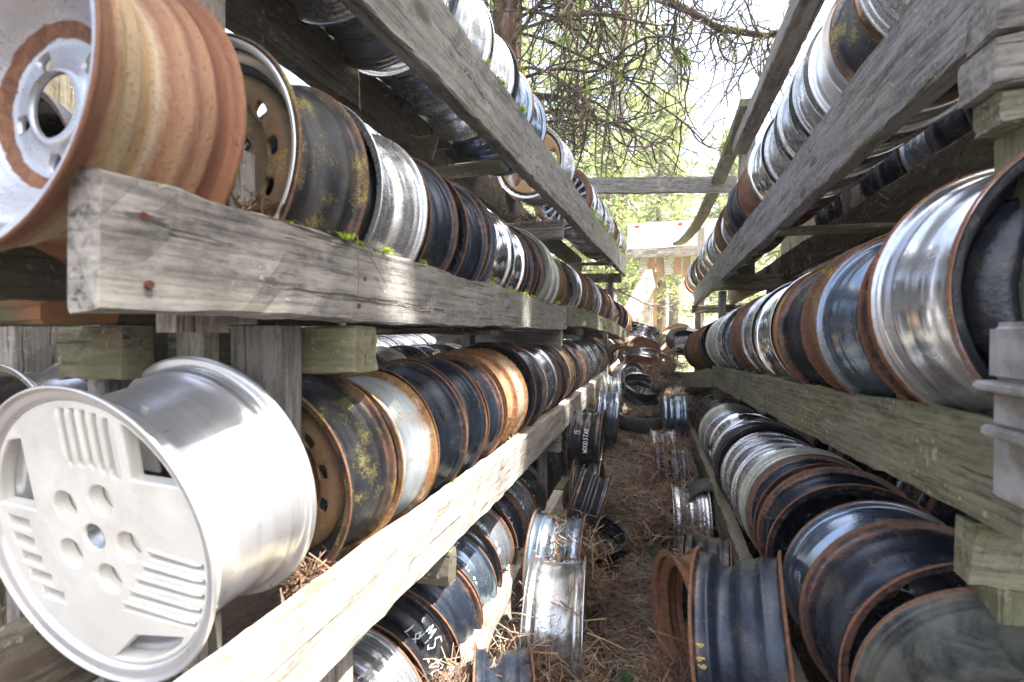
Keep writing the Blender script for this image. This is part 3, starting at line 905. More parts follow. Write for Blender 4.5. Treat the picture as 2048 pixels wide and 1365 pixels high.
def wheel(center, axis, W, R, style, label, group=None, prof='s', disc='slots', dstyle=None, flip=False, seg=72, valve=None, write=None, spin=None, name=None, trim=False, inner=None):
    """center: middle of the near flange plane (eye-relative height); axis: from near to far flange."""
    c = Vector((center[0], center[1], center[2] + CZ))
    nm = name or ("alloy_wheel" if prof == 'a' else "steel_wheel")
    a = Vector(axis).normalized()
    mid = c + a * W * .5
    drop = R * math.sqrt(max(0, 1 - a.z * a.z)) + abs(a.z) * W * .5
    root = empty(nm, (mid.x, mid.y, mid.z - drop), label, "wheel", group)
    fr = axis_frame(a)
    T = Matrix.Translation(c - root.location) @ fr @ Matrix.Rotation(spin if spin is not None else R0.uniform(0, 6.28), 4, 'Z')
    rim = link("rim", rim_mesh(prof, style, seg, inner), root)
    S = Matrix.Diagonal((R, R, W, 1))
    Fl = Matrix.Translation((0, 0, W)) @ Matrix.Diagonal((1, 1, -1, 1)) if flip else Matrix.Identity(4)
    fr2 = Matrix.Rotation(R0.uniform(0, 6.28), 4, 'Z')
    if flip:   # rotate by pi about X instead of mirroring
        Fl = Matrix.Translation((0, 0, W)) @ Matrix.Rotation(math.pi, 4, 'X')
    rim.matrix_local = T @ Fl @ S
    if disc:
        d = link("disc", disc_mesh(disc, dstyle or style), root)
        d.matrix_local = T @ Fl @ fr2 @ S
    if valve is not None:     # (angle from +X towards up, z fraction)
        th, zf = valve
        pr = PROF[prof]
        rad = np.interp(zf, [p[0] for p in pr], [p[1] for p in pr]) * R
        wx = Vector((1, 0, 0)); wx = (wx - a * wx.dot(a)).normalized(); wy = a.cross(wx); 
        if wy.z < 0: wy = -wy
        dirv = wx * math.cos(th) + wy * math.sin(th)
        v = link("valve_stem", valve_mesh(), root)
        Pq = c + a * W * zf + dirv * (rad - .002) - root.location
        v.matrix_local = Matrix.Translation(Pq) @ axis_frame(dirv)
    if write:
        for (text, zf, th, size, mat, sd) in write:
            me = writing_mesh(text, R, W, [(p[0], p[1]) for p in PROF[prof]], zf, 0.0, size, sd, mat)
            o = link("painted_writing", me, root); o["kind"] = "stuff"
            wx = Vector((1, 0, 0)) if abs(a.x) < .6 else Vector((0, -1, 0))
            wx = (wx - a * wx.dot(a)).normalized()
            wy = wx.cross(-a) * -1          # wx, wy, -a right-handed: wy points up
            if wy.z < 0: wy = -wy
            B = Matrix((wx, wy, -a)).transposed().to_4x4()
            o.matrix_local = Matrix.Translation(c - root.location + a * W) @ B @ Matrix.Rotation(th, 4, 'Z')
    if trim:
        o = link("trim_ring", lathe("trim_ring", [(-.006, .965), (-.012, .95), (-.004, .925), (.02, .912), (.09, .900), (.14, .885), (.16, .84), (.17, .84), (.15, .895), (.03, .92)], 80, [M('machined')]), root)
        o.matrix_local = T @ S
    return root

def I(xs, fs): return lambda y: float(np.interp(y, xs, fs))

def row(rowname, group, items, Xf, Hf, R=.2):
    """items: (Y0, Y1, style, kwargs) lying side by side with their axes along the aisle"""
    for k, it in enumerate(items):
        y0, y1, st = it[:3]
        kw = dict(it[3]) if len(it) > 3 else {}
        r = kw.pop('R', R)
        dx = kw.pop('dx', 0.0) ; dh = kw.pop('dh', 0.0)
        yaw = kw.pop('yaw', R0.uniform(-.055, .055)); pit = kw.pop('pit', R0.uniform(-.045, .045)); r += R0.uniform(-.004, .004); dx += R0.uniform(-.005, .005)
        g = max(.006, .0)
        ax = Vector((math.sin(yaw), math.cos(yaw), pit))
        x, h = Xf(y0) + dx, Hf(y0) + dh - (.2 - r) * .95
        w = (y1 - y0) - g
        x1, h1 = Xf(y1), Hf(y1)
        ax = Vector((x1 - Xf(y0) + math.sin(yaw) * w, w, h1 - Hf(y0) + pit * w))
        kw.setdefault('seg', 72 if y0 < 2.2 else (48 if y0 < 3.6 else 36))
        if y0 > 3.3 and 'disc' not in kw:
            kw['disc'] = None
        kw.setdefault('prof', R0.choice(['s', 's2', 't']) if st not in ('silver', 'chrome', 'silver_lichen', 'machined', 'silver_dirty') else 'a')
        desc = STY[st][1]
        kind = 'alloy' if kw['prof'] == 'a' else 'steel'
        lab = kw.pop('label', None) or f"{desc} {kind} wheel, {ORD[k]} from near end, {rowname}"
        wheel((x, y0, h), ax, w, r, st, lab, group, **kw)

W_M = MARK
# --- left, middle shelf
lm_X = I([0, 2.6, 5.6, 8.3], [-.68, -.68, -.49, -.42]); lm_H = I([0, 3.3, 4.2, 5.5, 8.3], [.272, .272, .235, .16, .14])
row("left middle shelf", "wheels on the left middle shelf", [
 (.314, .492, 'banded', dict(prof='s2', disc='deep', dstyle='dish', inner='dish', label="big rust-banded cream wheel with silver dished face, on the left middle rail end")),
 (.589, .759, 'black_lichen', dict(prof='s', disc='slots', dstyle='green', trim=True, label="black wheel with thick yellow lichen and slotted face, left middle shelf")),
 (.800, .982, 'silver_lichen', dict(prof='s2', disc='plain', dstyle='black')),
 (.990, 1.162, 'black_rust', dict(prof='s')),
 (1.225, 1.392, 'black_rust', dict(prof='s2', flip=True)),
 (1.400, 1.455, 'blue', dict(prof='t', disc='slots', R=.212)),
 (1.458, 1.666, 'chrome', dict(prof='a')),
 (1.672, 1.860, 'chrome', dict(prof='a')),
 (1.866, 2.005, 'black_rust', dict(prof='s')),
 (2.012, 2.151, 'black_rust', dict(prof='s2')),
 (2.200, 2.330, 'cream', dict(prof='t', R=.212)),
 (2.335, 2.513, 'cream', dict(prof='s')),
 (2.518, 2.741, 'rust', dict(prof='s2')),
 (3.000, 3.168, 'silver_rust', dict(prof='s', disc=None)),
 (3.172, 3.268, 'rust', {}), (3.272, 3.394, 'grey_rust', {}), (3.398, 3.489, 'rust', {}), (3.492, 3.652, 'grey_rust', {}),
 (3.656, 3.780, 'grey', {}), (3.784, 3.902, 'silver_rust', {}), (3.906, 4.060, 'rust', {}), (4.064, 4.215, 'grey_rust', {}),
 (4.220, 4.400, 'rust', {}), (4.404, 4.579, 'grey', {}), (4.583, 4.840, 'grey_rust', {}),
 (5.150, 5.300, 'black', {}), (5.500, 5.694, 'black', {}), (5.75, 6.05, 'orange', {}), (6.10, 6.40, 'grey_rust', {}), (6.5, 6.74, 'orange', {}),
 (7.0, 7.4, 'tan', dict(dx=.03)), (7.45, 7.9, 'orange', dict(dx=.03)),
], lm_X, lm_H)

# --- left, lower shelf
ll_X = I([.7, 1.0, 1.9, 4, 6.5], [-.722, -.70, -.664, -.65, -.62]); ll_H = I([.6, 1.9, 4, 6.5], [-.296, -.262, -.262, -.25])
row("left lower shelf", "wheels on the left lower shelf", [
 (.749, .908, 'black_lichen', dict(prof='s', disc='slots', dstyle='green', label="black and ochre wheel with moss-brown face, behind the white-faced wheel")),
 (.914, 1.085, 'white_lichen', dict(prof='s2')),
 (1.090, 1.253, 'black_rust', dict(prof='t')),
 (1.258, 1.404, 'black_rust', dict(prof='s')),
 (1.409, 1.559, 'black_rust', dict(prof='s2', valve=(.75, .35))),
 (1.564, 1.701, 'orange', dict(prof='s', valve=(-.15, .2))),
 (1.706, 1.847, 'tan', dict(prof='s2', valve=(.25, .25))),
 (1.889, 2.058, 'black_rust', dict(prof='s', R=.216, disc=None, valve=(.65, .6))),
 (2.063, 2.182, 'silver_dirty', dict(prof='t')),
 (2.187, 2.435, 'silver', dict(prof='t')),
 (2.440, 2.518, 'rust', {}),
 (2.523, 2.669, 'black', dict(prof='t')),
 (2.760, 3.029, 'tan', dict(prof='s2')),
 (3.035, 3.246, 'grey_rust', {}), (3.250, 3.416, 'black_rust', {}), (3.420, 3.577, 'grey', {}), (3.580, 3.722, 'silver_dirty', {}), (3.725, 3.879, 'grey', {}),
 (3.883, 4.114, 'silver_dirty', {}), (4.118, 4.331, 'grey', {}), (4.335, 4.489, 'grey_rust', {}), (4.493, 4.66, 'rust', {}), (4.665, 4.84, 'grey_rust', {}),
 (4.845, 5.03, 'rust', {}), (5.25, 5.45, 'silver', {}), (5.5, 5.8, 'black', {}), (5.85, 6.1, 'silver_dirty', {}), (6.15, 6.4, 'rust', {}),
], ll_X, ll_H)

items = []; y = .62  # extra row added to plug sky showing through the front wheels
for k, st in enumerate(['black', 'black', 'black_rust', 'black', 'grey', 'black', 'rust', 'black', 'black']):
    items.append((y, y + .2, st, dict(disc=None, seg=36))); y += .22
row("added row behind left middle shelf", "wheels in the row added behind the left middle shelf to block sky", items, I([0, 6], [-1.19, -1.15]), I([0, 6], [.28, .28]))
# the second row behind the left lower shelf
lb_X = I([0, 6], [-1.20, -1.15]); lb_H = I([0, 6], [-.27, -.25])
items = []
y = 1.0
for k, st in enumerate(['black', 'black', 'black_rust', 'black', 'cream', 'black', 'silver', 'black', 'grey', 'black']):
    items.append((y, y + .17, st, dict(disc=None))); y += .19
row("row behind left lower shelf", "wheels in the row behind the left lower shelf", items, lb_X, lb_H)
items = []
y = 2.0
for k, st in enumerate(['silver', 'silver_dirty', 'silver', 'grey', 'silver', 'silver_dirty', 'silver']):
    items.append((y, y + .19, st, dict(disc=None))); y += .2
row("farthest left row under middle rail", "wheels in the farthest row on the left", items, I([0, 6], [-1.75, -1.70]), I([0, 6], [-.22, -.20]))

# --- left, bottom shelf, with marker writing
lt_X = I([0, 1.3, 2.4, 4], [-.735, -.722, -.69, -.66]); lt_H = I([.8, 1.27, 1.44, 1.75, 2.4, 4], [-.955, -.925, -.895, -.85, -.81, -.76])
row("left bottom shelf", "wheels on the left bottom shelf", [
 (.925, 1.083, 'silver_rust', dict(prof='s', write=[("SW", .5, .75, .045, MARK, 1), ('14"', .5, .25, .045, MARK, 2)])),
 (1.088, 1.259, 'black', dict(prof='s2', write=[("87", .62, .70, .038, MARK, 3), ('SW', .82, .42, .038, MARK, 33), ('14"', .72, .02, .038, MARK, 4)])),
 (1.264, 1.435, 'black_rust', dict(prof='s')),
 (1.440, 1.588, 'blue', dict(prof='s2', write=[("82 Vic", .55, .30, .024, MARK, 5)])),
 (1.635, 1.804, 'grey_rust', dict(prof='s', valve=(-.25, .6), write=[("86 Vic 16", .45, .25, .036, MARK, 6)])),
 (1.809, 1.963, 'black_rust', dict(prof='s2', write=[('Ford 16"', .60, .12, .046, MARK, 7)])),
 (1.968, 2.124, 'grey_rust', dict(prof='s', write=[("86 DODGE", .5, .35, .03, MARK, 8)])),
 (2.129, 2.341, 'black', dict(prof='t', write=[("88 SUMMIT", .45, .1, .036, MARK, 9)])),
 (2.620, 2.780, 'black', dict(prof='s', disc='slots', dx=-.03)),
 (2.84, 2.98, 'black', dict(prof='s')), (3.05, 3.2, 'black', {}), (3.25, 3.42, 'black_rust', {}),
], lt_X, lt_H)

# --- left, top shelf
lp_X = I([0, 1.2, 5.1, 6.2], [-.70, -.68, -.485, -.45]); lp_H = I([0, 5, 6.2], [.885, .895, .90])
row("left top shelf", "wheels on the left top shelf", [
 (.40, .56, 'rust', {}), (.58, .74, 'tan', {}), (.75, .93, 'silver_dirty', dict(prof='a')), (.94, 1.13, 'silver', dict(prof='t', disc=None)),
 (1.17, 1.403, 'silver_lichen', dict(prof='t', R=.205)),
 (1.408, 1.633, 'silver_lichen', dict(prof='t', R=.202)),
 (1.638, 1.849, 'blue', dict(prof='s')),
 (1.855, 2.054, 'blue', dict(prof='s2')),
 (2.425, 2.622, 'silver_dirty', dict(prof='a', disc='spokes', dstyle='gold', R=.19, yaw=.08)),
 (3.13, 3.19, 'rust', dict(disc=None)), (3.20, 3.356, 'silver', dict(disc='mesh', dstyle='grey')),
 (3.36, 3.679, 'silver', dict(prof='t')), (3.684, 3.98, 'silver', dict(prof='a')), (3.985, 4.2, 'silver_dirty', {}), (4.21, 4.431, 'rust', {}), (4.44, 4.65, 'grey_rust', {}),
 (4.66, 4.951, 'silver', {}), (4.96, 5.2, 'silver', {}),
], lp_X, lp_H)

# --- right, top shelf
rp_X = I([0, 9], [.60, .595]); rp_H = I([.8, 6], [.735, .655])
row("right top shelf", "wheels on the right top shelf", [
 (.90, 1.04, 'rust', {}), (1.045, 1.17, 'silver_lichen', dict(prof='s')),
 (1.19, 1.357, 'black_lichen', dict(prof='s')),
 (1.40, 1.53, 'machined', dict(prof='a', disc='spokes', R=.205)),
 (1.535, 1.655, 'silver_dirty', dict(prof='a', R=.202, write=[("99", .55, 2.62, .03, MARK, 11), ("Dakota", .40, 2.46, .026, MARK, 12), ("1-4-5", .25, 2.44, .022, MARK, 13)])),
 (1.70, 1.861, 'silver', dict(prof='a', disc='spokes', R=.203)),
 (1.90, 2.109, 'silver_dirty', dict(prof='a')),
 (2.13, 2.364, 'chrome', dict(prof='s')),
 (2.37, 2.664, 'rust', dict(prof='t')),
 (2.70, 2.976, 'black', dict(prof='s2')),
 (2.98, 3.184, 'black_lichen', {}), (3.188, 3.426, 'silver_rust', {}), (3.43, 3.648, 'rust', {}), (3.652, 3.903, 'silver', {}),
 (3.907, 4.158, 'silver_rust', {}), (4.162, 4.449, 'silver', {}), (4.453, 4.75, 'grey', {}), (4.754, 5.0, 'silver', {}), (5.01, 5.436, 'rust', {}), (5.5, 5.75, 'black', {}),
 (6.15, 6.4, 'silver_dirty', dict(dh=.05)), (6.45, 6.75, 'tan', dict(dh=.05)), (6.8, 7.1, 'orange', dict(dh=.05)),
], rp_X, rp_H)

# --- right, middle shelf
rm_X = I([0, 1, 4, 6.5], [.568, .556, .535, .42]); rm_H = I([.7, 3.7, 5.5], [.045, -.072, -.20])
row("right middle shelf", "wheels on the right middle shelf", [
 (.738, .950, 'silver_rust', dict(prof='s', disc='plain', dstyle='black', R=.208, inner='black', label="large shiny silver wheel with rust-red edge, nearest on right middle shelf")),
 (.958, 1.020, 'black_rust', dict(prof='s')),
 (1.026, 1.250, 'blue', dict(prof='s2')),
 (1.256, 1.361, 'green', dict(prof='t', R=.203)),
 (1.366, 1.600, 'black_rust', dict(prof='s', valve=(2.75, .45))),
 (1.606, 1.690, 'gold', dict(prof='s2', R=.205)),
 (1.700, 1.970, 'chrome', dict(prof='s')),
 (1.976, 2.269, 'silver', dict(prof='s')),
 (2.275, 2.473, 'rust', dict(prof='s2')),
 (2.478, 2.794, 'blue', dict(prof='t')),
 (2.80, 3.069, 'silver_dirty', dict(prof='t')),
 (3.075, 3.465, 'cream', dict(prof='t')),
 (3.93, 4.10, 'black', {}), (4.13, 4.30, 'rust', {}), (4.31, 4.48, 'rust', {}), (4.49, 4.66, 'rust', {}), (4.67, 4.84, 'rust', {}), (4.85, 5.02, 'black_rust', {}), (5.03, 5.2, 'rust', {}),
], rm_X, rm_H)

# --- right, bottom shelf
rb_X = I([0, .95, 1.3, 5], [.53, .522, .482, .472]); rb_H = I([.7, 1.2, 1.45, 2.4, 5], [-.60, -.582, -.566, -.62, -.66])
row("right bottom shelf", "wheels on the right bottom shelf", [
 (.735, .945, 'dusty', dict(prof='a', disc='slots', dstyle='blue', R=.2, label="large black wheel with dusty green film, nearest on right bottom shelf")),
 (.965, 1.160, 'black_rust', dict(prof='s', R=.206, disc=None, valve=(2.75, .35))),
 (1.165, 1.290, 'blue', dict(prof='s2', R=.2)),
 (1.360, 1.510, 'black_rust', dict(prof='s', R=.204, disc=None, valve=(2.85, .7))),
 (1.545, 1.700, 'black_rust', dict(prof='s2', R=.204)),
 (1.705, 1.800, 'cream', dict(prof='s')),
 (1.805, 1.950, 'silver_dirty', dict(prof='t')),
 (1.955, 2.121, 'grey', dict(prof='t')),
 (2.127, 2.275, 'silver_dirty', dict(prof='t', R=.197)),
 (2.280, 2.420, 'black', dict(prof='s', R=.206, disc=None)),
 (2.425, 2.600, 'silver', dict(prof='t')),
 (2.605, 2.811, 'chrome', dict(prof='t')),
 (2.817, 3.033, 'grey', {}), (3.04, 3.259, 'cream', {}), (3.27, 3.5, 'black', {}), (3.52, 3.785, 'black', dict(disc='slots')), (3.9, 4.1, 'black', {}), (4.2, 4.5, 'black', {}),
], rb_X, rb_H)

# second rows behind the right rack, just seen under the rails
items = []; y = 1.0
for k, st in enumerate(['black', 'grey', 'black', 'black_rust', 'grey', 'black', 'black', 'grey', 'black']):
    items.append((y, y + .2, st, dict(disc=None, seg=36))); y += .215
items3 = [(1.0 + .22 * k, 1.2 + .22 * k, st, dict(disc=None, seg=36, prof='s')) for k, st in enumerate(['black', 'rust', 'black', 'black_rust', 'black', 'grey', 'black', 'black', 'rust', 'black', 'black'])]
row("row behind right top shelf", "wheels in the row behind the right top shelf", items3, I([0, 9], [1.13, 1.13]), I([0, 9], [.76, .70]))
row("row behind right bottom shelf", "wheels in the row behind the right bottom shelf", items, I([0, 9], [1.02, 1.0]), I([0, 9], [-.60, -.66]))

# ------------------------------------------------------------------ the white-faced wheel in the left foreground
def fore_wheel():
    C = Vector((-.728, .454, -.28 + CZ)); a = Vector((-.003, .988, .154)).normalized()
    R, W = .2155, .193
    root = empty("alloy_wheel", (C.x, C.y + .09, C.z - R), "silver-barrelled alloy wheel with white three-spoke ribbed face, in the left foreground", "wheel", None)
    ex = Vector((1, .003, 0)).normalized(); ez = ex.cross(a) * -1
    if ez.z < 0: ez = -ez
    # local frame: x right, y up, z = outward from the face (towards the camera)
    B = Matrix((ex, ez, -a)).transposed().to_4x4()
    if B.to_3x3().determinant() < 0:
        B = Matrix((-ex, ez, -a)).transposed().to_4x4()
    T = Matrix.Translation(C - root.location) @ B
    rim = link("rim", lathe("rim", rim_profile(P_ALLOY, .02), 128, [M('machined')]), root)
    rim.matrix_local = T @ Matrix.Rotation(math.pi, 4, 'X') @ Matrix.Diagonal((R, R, W, 1))
    cx, cy = 0.0, 0.0
    def poly(pts): return pts
    def arc(r, a0, a1, n=14):
        return [(r * math.cos(math.radians(a0 + (a1 - a0) * i / (n-1))), r * math.sin(math.radians(a0 + (a1 - a0) * i / (n-1)))) for i in range(n)]
    def circ(x, y, r, n=28): return [(x + r * math.cos(2*math.pi*i/n), y + r * math.sin(2*math.pi*i/n)) for i in range(n)]
    ro = .895
    holes = []
    holes.append([(.40, .42)] + arc(.868, 28, 62, 12) )                                  # right upper window
    holes.append([(-.50, .62)] + arc(.862, 136, 170, 12)[0:] + [(-.50, .13)])             # left window
    holes.append([(.20, -.66), (.60, -.60)] + arc(.862, -48, -92, 12) )                   # lower window
    LUGS = [(-.30+.08, .13+.06), (.01+.08, .19+.06), (.18+.08, -.13+.06), (-.02+.08, -.37+.06), (-.31+.08, -.21+.06)]
    LUGS = [(.285*math.cos(math.radians(t)), .285*math.sin(math.radians(t))) for t in (66, 138, 210, 282, 354)]
    for (x, y) in LUGS:
        holes.append(circ(x, y, .10))
    holes.append(circ(0, 0, .088))
    # slots between the five ribs on the lower right
    for k in range(5):
        y0 = -.075 - .10 * k
        xa = .42 - .075 * k
        xb = math.sqrt(.862**2 - (y0 + .05)**2)
        holes.append([(xa + .02, y0 - .012), (xb, y0 - .042), (xb, y0 + .006), (xa + .03, y0 + .034)])
    for y0 in (.03, -.10, -.23, -.355, -.475):                                             # five vents, lower left
        xo = -math.sqrt(.80**2 - (abs(y0) + .045)**2)
        holes.append([(xo, y0 - .035), (xo + .20, y0 - .06), (xo + .20, y0 + .015), (xo, y0 + .04)])
    for k in range(5):
        x = -.072 + .088 * k
        yt = math.sqrt(.84**2 - x*x); yb = .47 - (.03 if k > 2 else 0) - (.03 if k > 3 else 0)
        holes.append([(x - .022, yb + .02), (x, yb), (x + .022, yb + .02), (x + .022, yt), (x - .022, yt)])
    def plate(name, outer, hs, depth, zoff, mat, bev=.012):
        cu = bpy.data.curves.new(name, 'CURVE'); cu.dimensions = '2D'; cu.fill_mode = 'BOTH'
        cu.extrude = depth / 2; cu.bevel_depth = bev; cu.bevel_resolution = 2; cu.offset = -bev
        for pts in [outer] + hs:
            sp = cu.splines.new('POLY'); sp.points.add(len(pts) - 1)
            for i, (x, y) in enumerate(pts): sp.points[i].co = (x, y, 0, 1)
            sp.use_cyclic_u = True
        tmp = bpy.data.objects.new(name, cu); COL.objects.link(tmp)
        dg = bpy.context.evaluated_depsgraph_get()
        me = bpy.data.meshes.new_from_object(tmp.evaluated_get(dg))
        bpy.data.objects.remove(tmp); bpy.data.curves.remove(cu)
        me.name = name
        me.materials.clear(); me.materials.append(mat)
        for p in me.polygons: p.use_smooth = False
        o = link(name, me, root)
        o.matrix_local = T @ Matrix.Translation((0, 0, zoff)) @ Matrix.Diagonal((R, R, R, 1))
        return o
    white = M('white')
    face = plate("face_plate", arc(ro, 0, 360 - 360/96, 96), holes, .07, -.022, white)
    # floor of the lug recesses and the hub bore
    fl = plate("lug_floor", circ(0, 0, .43, 40), [circ(0, 0, .085)] + [circ(x, y, .026, 12) for x, y in LUGS], .02, -.036, white, .004)
    gf = plate("groove_floor", [(-.12, .40), (.33, .36), (.33, .80), (-.12, .84)], [], .02, -.062, white, .003)
    # raised ribs
    def rib(x0, y0, x1, y1, w, name="rib"):
        L = math.hypot(x1-x0, y1-y0); n = 10
        acc = Acc()
        V, F = tube([(x0 + (x1-x0)*i/(n-1), y0 + (y1-y0)*i/(n-1), 0) for i in range(n)], [w*.35 if i in (0, n-1) else w for i in range(n)], 10)
        acc.add(V, F)
        me = acc.mesh("rib", [white], True)
        o = link(name, me, face)
        o.matrix_local = Matrix.Translation((0, 0, .038)) @ Matrix.Diagonal((1, 1, .9, 1))
        return o
    for k in range(6):
        x = -.115 + .088 * k
        yt = math.sqrt(.855**2 - x*x)
        rib(x, .47 - (.03 if k > 3 else 0) - (.03 if k > 4 else 0), x, yt, .022)
    for k in range(5):
        y0 = -.045 - .10 * k
        xa = .41 - .075 * k
        xb = math.sqrt(.86**2 - y0**2)
        rib(xa, y0 + .02, xb - .01, y0 - .02 - .012, .020)
    ring = link("hub_ring", lathe("hub_ring", [(0, .085), (.0, .105), (.02, .105), (.02, .085)], 40, [M('grey')]), root)
    ring.matrix_local = T @ Matrix.Translation((0, 0, -.024)) @ Matrix.Diagonal((R, R, R, 1))
    bore = link("hub_bore", lathe("hub_bore", [(0, .088), (-.25, .088), (-.25, .06), (0, .084)], 32, [M('grey')]), root)
    bore.matrix_local = T @ Matrix.Translation((0, 0, -.016)) @ Matrix.Diagonal((R, R, R, 1))
fore_wheel()

# small wheel at the frame's left edge beside it
wheel((-1.32, .66, -.262), (0, 1, .02), .16, .2, 'silver', "silver alloy wheel at the left picture edge, behind the white-faced wheel", None, prof='a', disc=None)

# ------------------------------------------------------------------ loose wheels on the ground
LOOSE = [
 # near flange centre, axis, W, R, style, prof, disc, label, kwargs
 ((-.375, 1.47, -.905), (1, .10, -.02), .175, .20, 'silver', 'a', None, "bare silver wheel standing in needles at the lower left of the aisle", {}),
 ((-.43, 1.12, -1.00), (1, .35, .0), .15, .19, 'black_rust', 's', None, "rusty dark wheel half buried in needles at the bottom picture edge", {}),
 ((-.46, 1.86, -.90), (1, .03, -.03), .205, .19, 'blue', 's2', None, "blue-black wheel filled with needles, behind the bare silver floor wheel", {}),
 ((-.40, 2.46, -.87), (1, .02, -.30), .155, .20, 'black', 't', None, "black wheel leaning in the aisle beside the upright flat-lying ring", {}),
 ((-.50, 3.03, -.665), (1, .0, -.06), .20, .20, 'black', 't', None, "black upright wheel with faint painted writing, at the left of the aisle", dict(write=[("WOODSTAR", .62, -.25, .026, MARK, 21), ('15', .36, .35, .03, MARK, 22)])),
 ((-.44, 2.78, -.93), (1, .0, .02), .16, .19, 'black', 's', None, "black wheel low on the ground under the one with painted writing", {}),
 ((-.43, 3.78, -.63), (1, .08, -.10), .175, .20, 'blue', 's', None, "blue-grey wheel standing beyond the one with painted writing", {}),
 ((-.40, 4.12, -.51), (1, .1, .05), .14, .18, 'silver_dirty', 's2', None, "pale silver wheel propped on the blue-grey one", {}),
 ((-.30, 2.28, -1.03), (.08, -.15, 1), .10, .185, 'black', 's', None, "black wheel lying flat in the needles beside the leaning one", {}),
 ((-.13, 4.72, -.60), (.22, -.42, .85), .15, .185, 'black', 's', None, "black wheel tipped on its side at the foot of the far heap", {}),
 ((-.11, 5.62, -.19), (-.1, .75, -.5), .16, .19, 'rust', 's', 'deep', "rusty open wheel facing the aisle in the middle of the far heap", {}),
 ((-.13, 5.7, -.06), (.30, .1, .9), .14, .19, 'chrome', 's', None, "chromed wheel on top of the far heap", {}),
 ((-.12, 5.05, -.33), (.05, .9, -.45), .16, .185, 'rust', 's', 'deep', "dark rusty wheel with drilled face in the far heap", {}),
 ((-.13, 5.20, -.30), (.1, .35, .9), .10, .185, 'silver_rust', 's', None, "silver-brown wheel wedged between two rusty ones in the far heap", {}),
 ((-.17, 4.83, -.45), (-.75, .6, -.15), .15, .175, 'grey_rust', 's', 'slots', "grey wheel with orange inside, left in the far heap", {}),
 ((-.30, 5.25, -.32), (-.5, .8, .1), .15, .19, 'rust', 's', None, "rust-brown wheel at the left edge of the far heap", {}),
 ((.06, 4.08, -.675), (1, .03, .0), .19, .185, 'blue', 's', None, "blue-grey wheel standing upright at the right of the aisle", {}),
 ((-.02, 3.50, -.83), (1, .05, .0), .16, .16, 'grey', 's2', None, "silver wheel sunk in needles beside the fallen branch", {}),
 ((.00, 3.00, -.865), (1, .03, .0), .185, .19, 'black', 's', None, "black wheel buried to its flanges in needles, right of the aisle", {}),
 ((.085, 2.50, -.935), (1, .03, .0), .17, .185, 'silver_dirty', 's2', None, "wheel showing one bright flange above the needles, right of the aisle", {}),
 ((.115, 1.95, -.93), (1, -.12, .03), .17, .165, 'black', 's', None, "small black wheel with needles inside, behind the big blue-black one", {}),
 ((.125, 1.27, -.755), (.96, -.20, .14), .195, .212, 'black_rust', 's', None, "big blue-black wheel with coppery edges standing at the lower right", dict(write=[("69 4", .15, .25, .016, MARKY, 23)])),
 ((.055, 1.37, -.80), (.9, .28, .02), .09, .195, 'rust', 's', None, "rusty wheel facing the aisle, leaning on the big blue-black one", {}),
 ((.26, 6.15, -.03), (.25, .75, -.6), .16, .19, 'tan', 's', 'deep', "tan rusty wheel on top of the far right heap", {}),
 ((.36, 5.55, -.21), (.1, .3, .9), .12, .18, 'silver_dirty', 's', 'spokes', "silver wheel lying under the tyre in the far right heap", {}),
 ((-.05, 5.35, -.52), (.3, .8, .35), .14, .19, 'grey_rust', 's2', None, "grey rusty wheel low in the middle of the far heap", {}),
 ((.05, 5.75, -.42), (-.2, .9, .3), .15, .19, 'tan', 's', 'slots', "tan slotted wheel in the shade behind the far heap", {}),
 ((.02, 6.5, -.30), (.5, .7, .4), .15, .19, 'orange', 's', None, "orange-rusted wheel in the sun at the very back of the aisle", {}),
 ((.16, 6.9, -.35), (-.5, .8, .1), .15, .19, 'silver_rust', 's2', None, "sunlit silver wheel at the very back of the aisle, right side", {}),
 ((-.28, 6.3, -.30), (.4, .8, .2), .16, .19, 'silver_dirty', 's', 'slots', "dirt-streaked silver wheel at the back left behind the heap", {}),
 ((-.25, 5.75, -.50), (.6, .6, .5), .15, .19, 'black_rust', 's', None, "dark wheel wedged low behind the left edge of the far heap", {}),
 ((.17, 5.9, -.16), (-.6, .4, .6), .13, .15, 'tan', 's2', None, "pale upended wheel leaning in the gap of the far right heap", {}),
]
for (c, a, w, r, st, pf, dc, lab, kw) in LOOSE:
    wheel(c, a, w, r, st, lab, "loose wheels lying in the aisle", prof=pf, disc=dc, seg=72 if c[1] < 3 else 48, **kw)

def tyre(c, axis, R, W, label):
    prof = [(-.5, .66), (-.5, .72), (-.62, .80), (-.64, .90), (-.5, .97), (-.2, 1.0), (.2, 1.0), (.5, .97), (.64, .90), (.62, .80), (.5, .72), (.5, .66), (.42, .66), (.45, .75), (.5, .88), (.3, .93), (-.3, .93), (-.5, .88), (-.45, .75), (-.42, .66)]
    me = lathe("tyre", [(z * W / R * .8, r) for z, r in prof], 64, [RUBBER])
    o = link("tyre", me)
    o.matrix_basis = Matrix.Translation((c[0], c[1], c[2] + CZ)) @ axis_frame(axis) @ Matrix.Diagonal((R, R, R, 1))
    tag(o, label, "tyre")
tyre((-.12, 4.33, -.76), (.05, -.05, 1), .235, .13, "black tyre lying flat under needles before the far heap")
tyre((.36, 5.75, -.09), (.1, -.45, .85), .23, .12, "black tyre on the silver wheel in the far right heap")

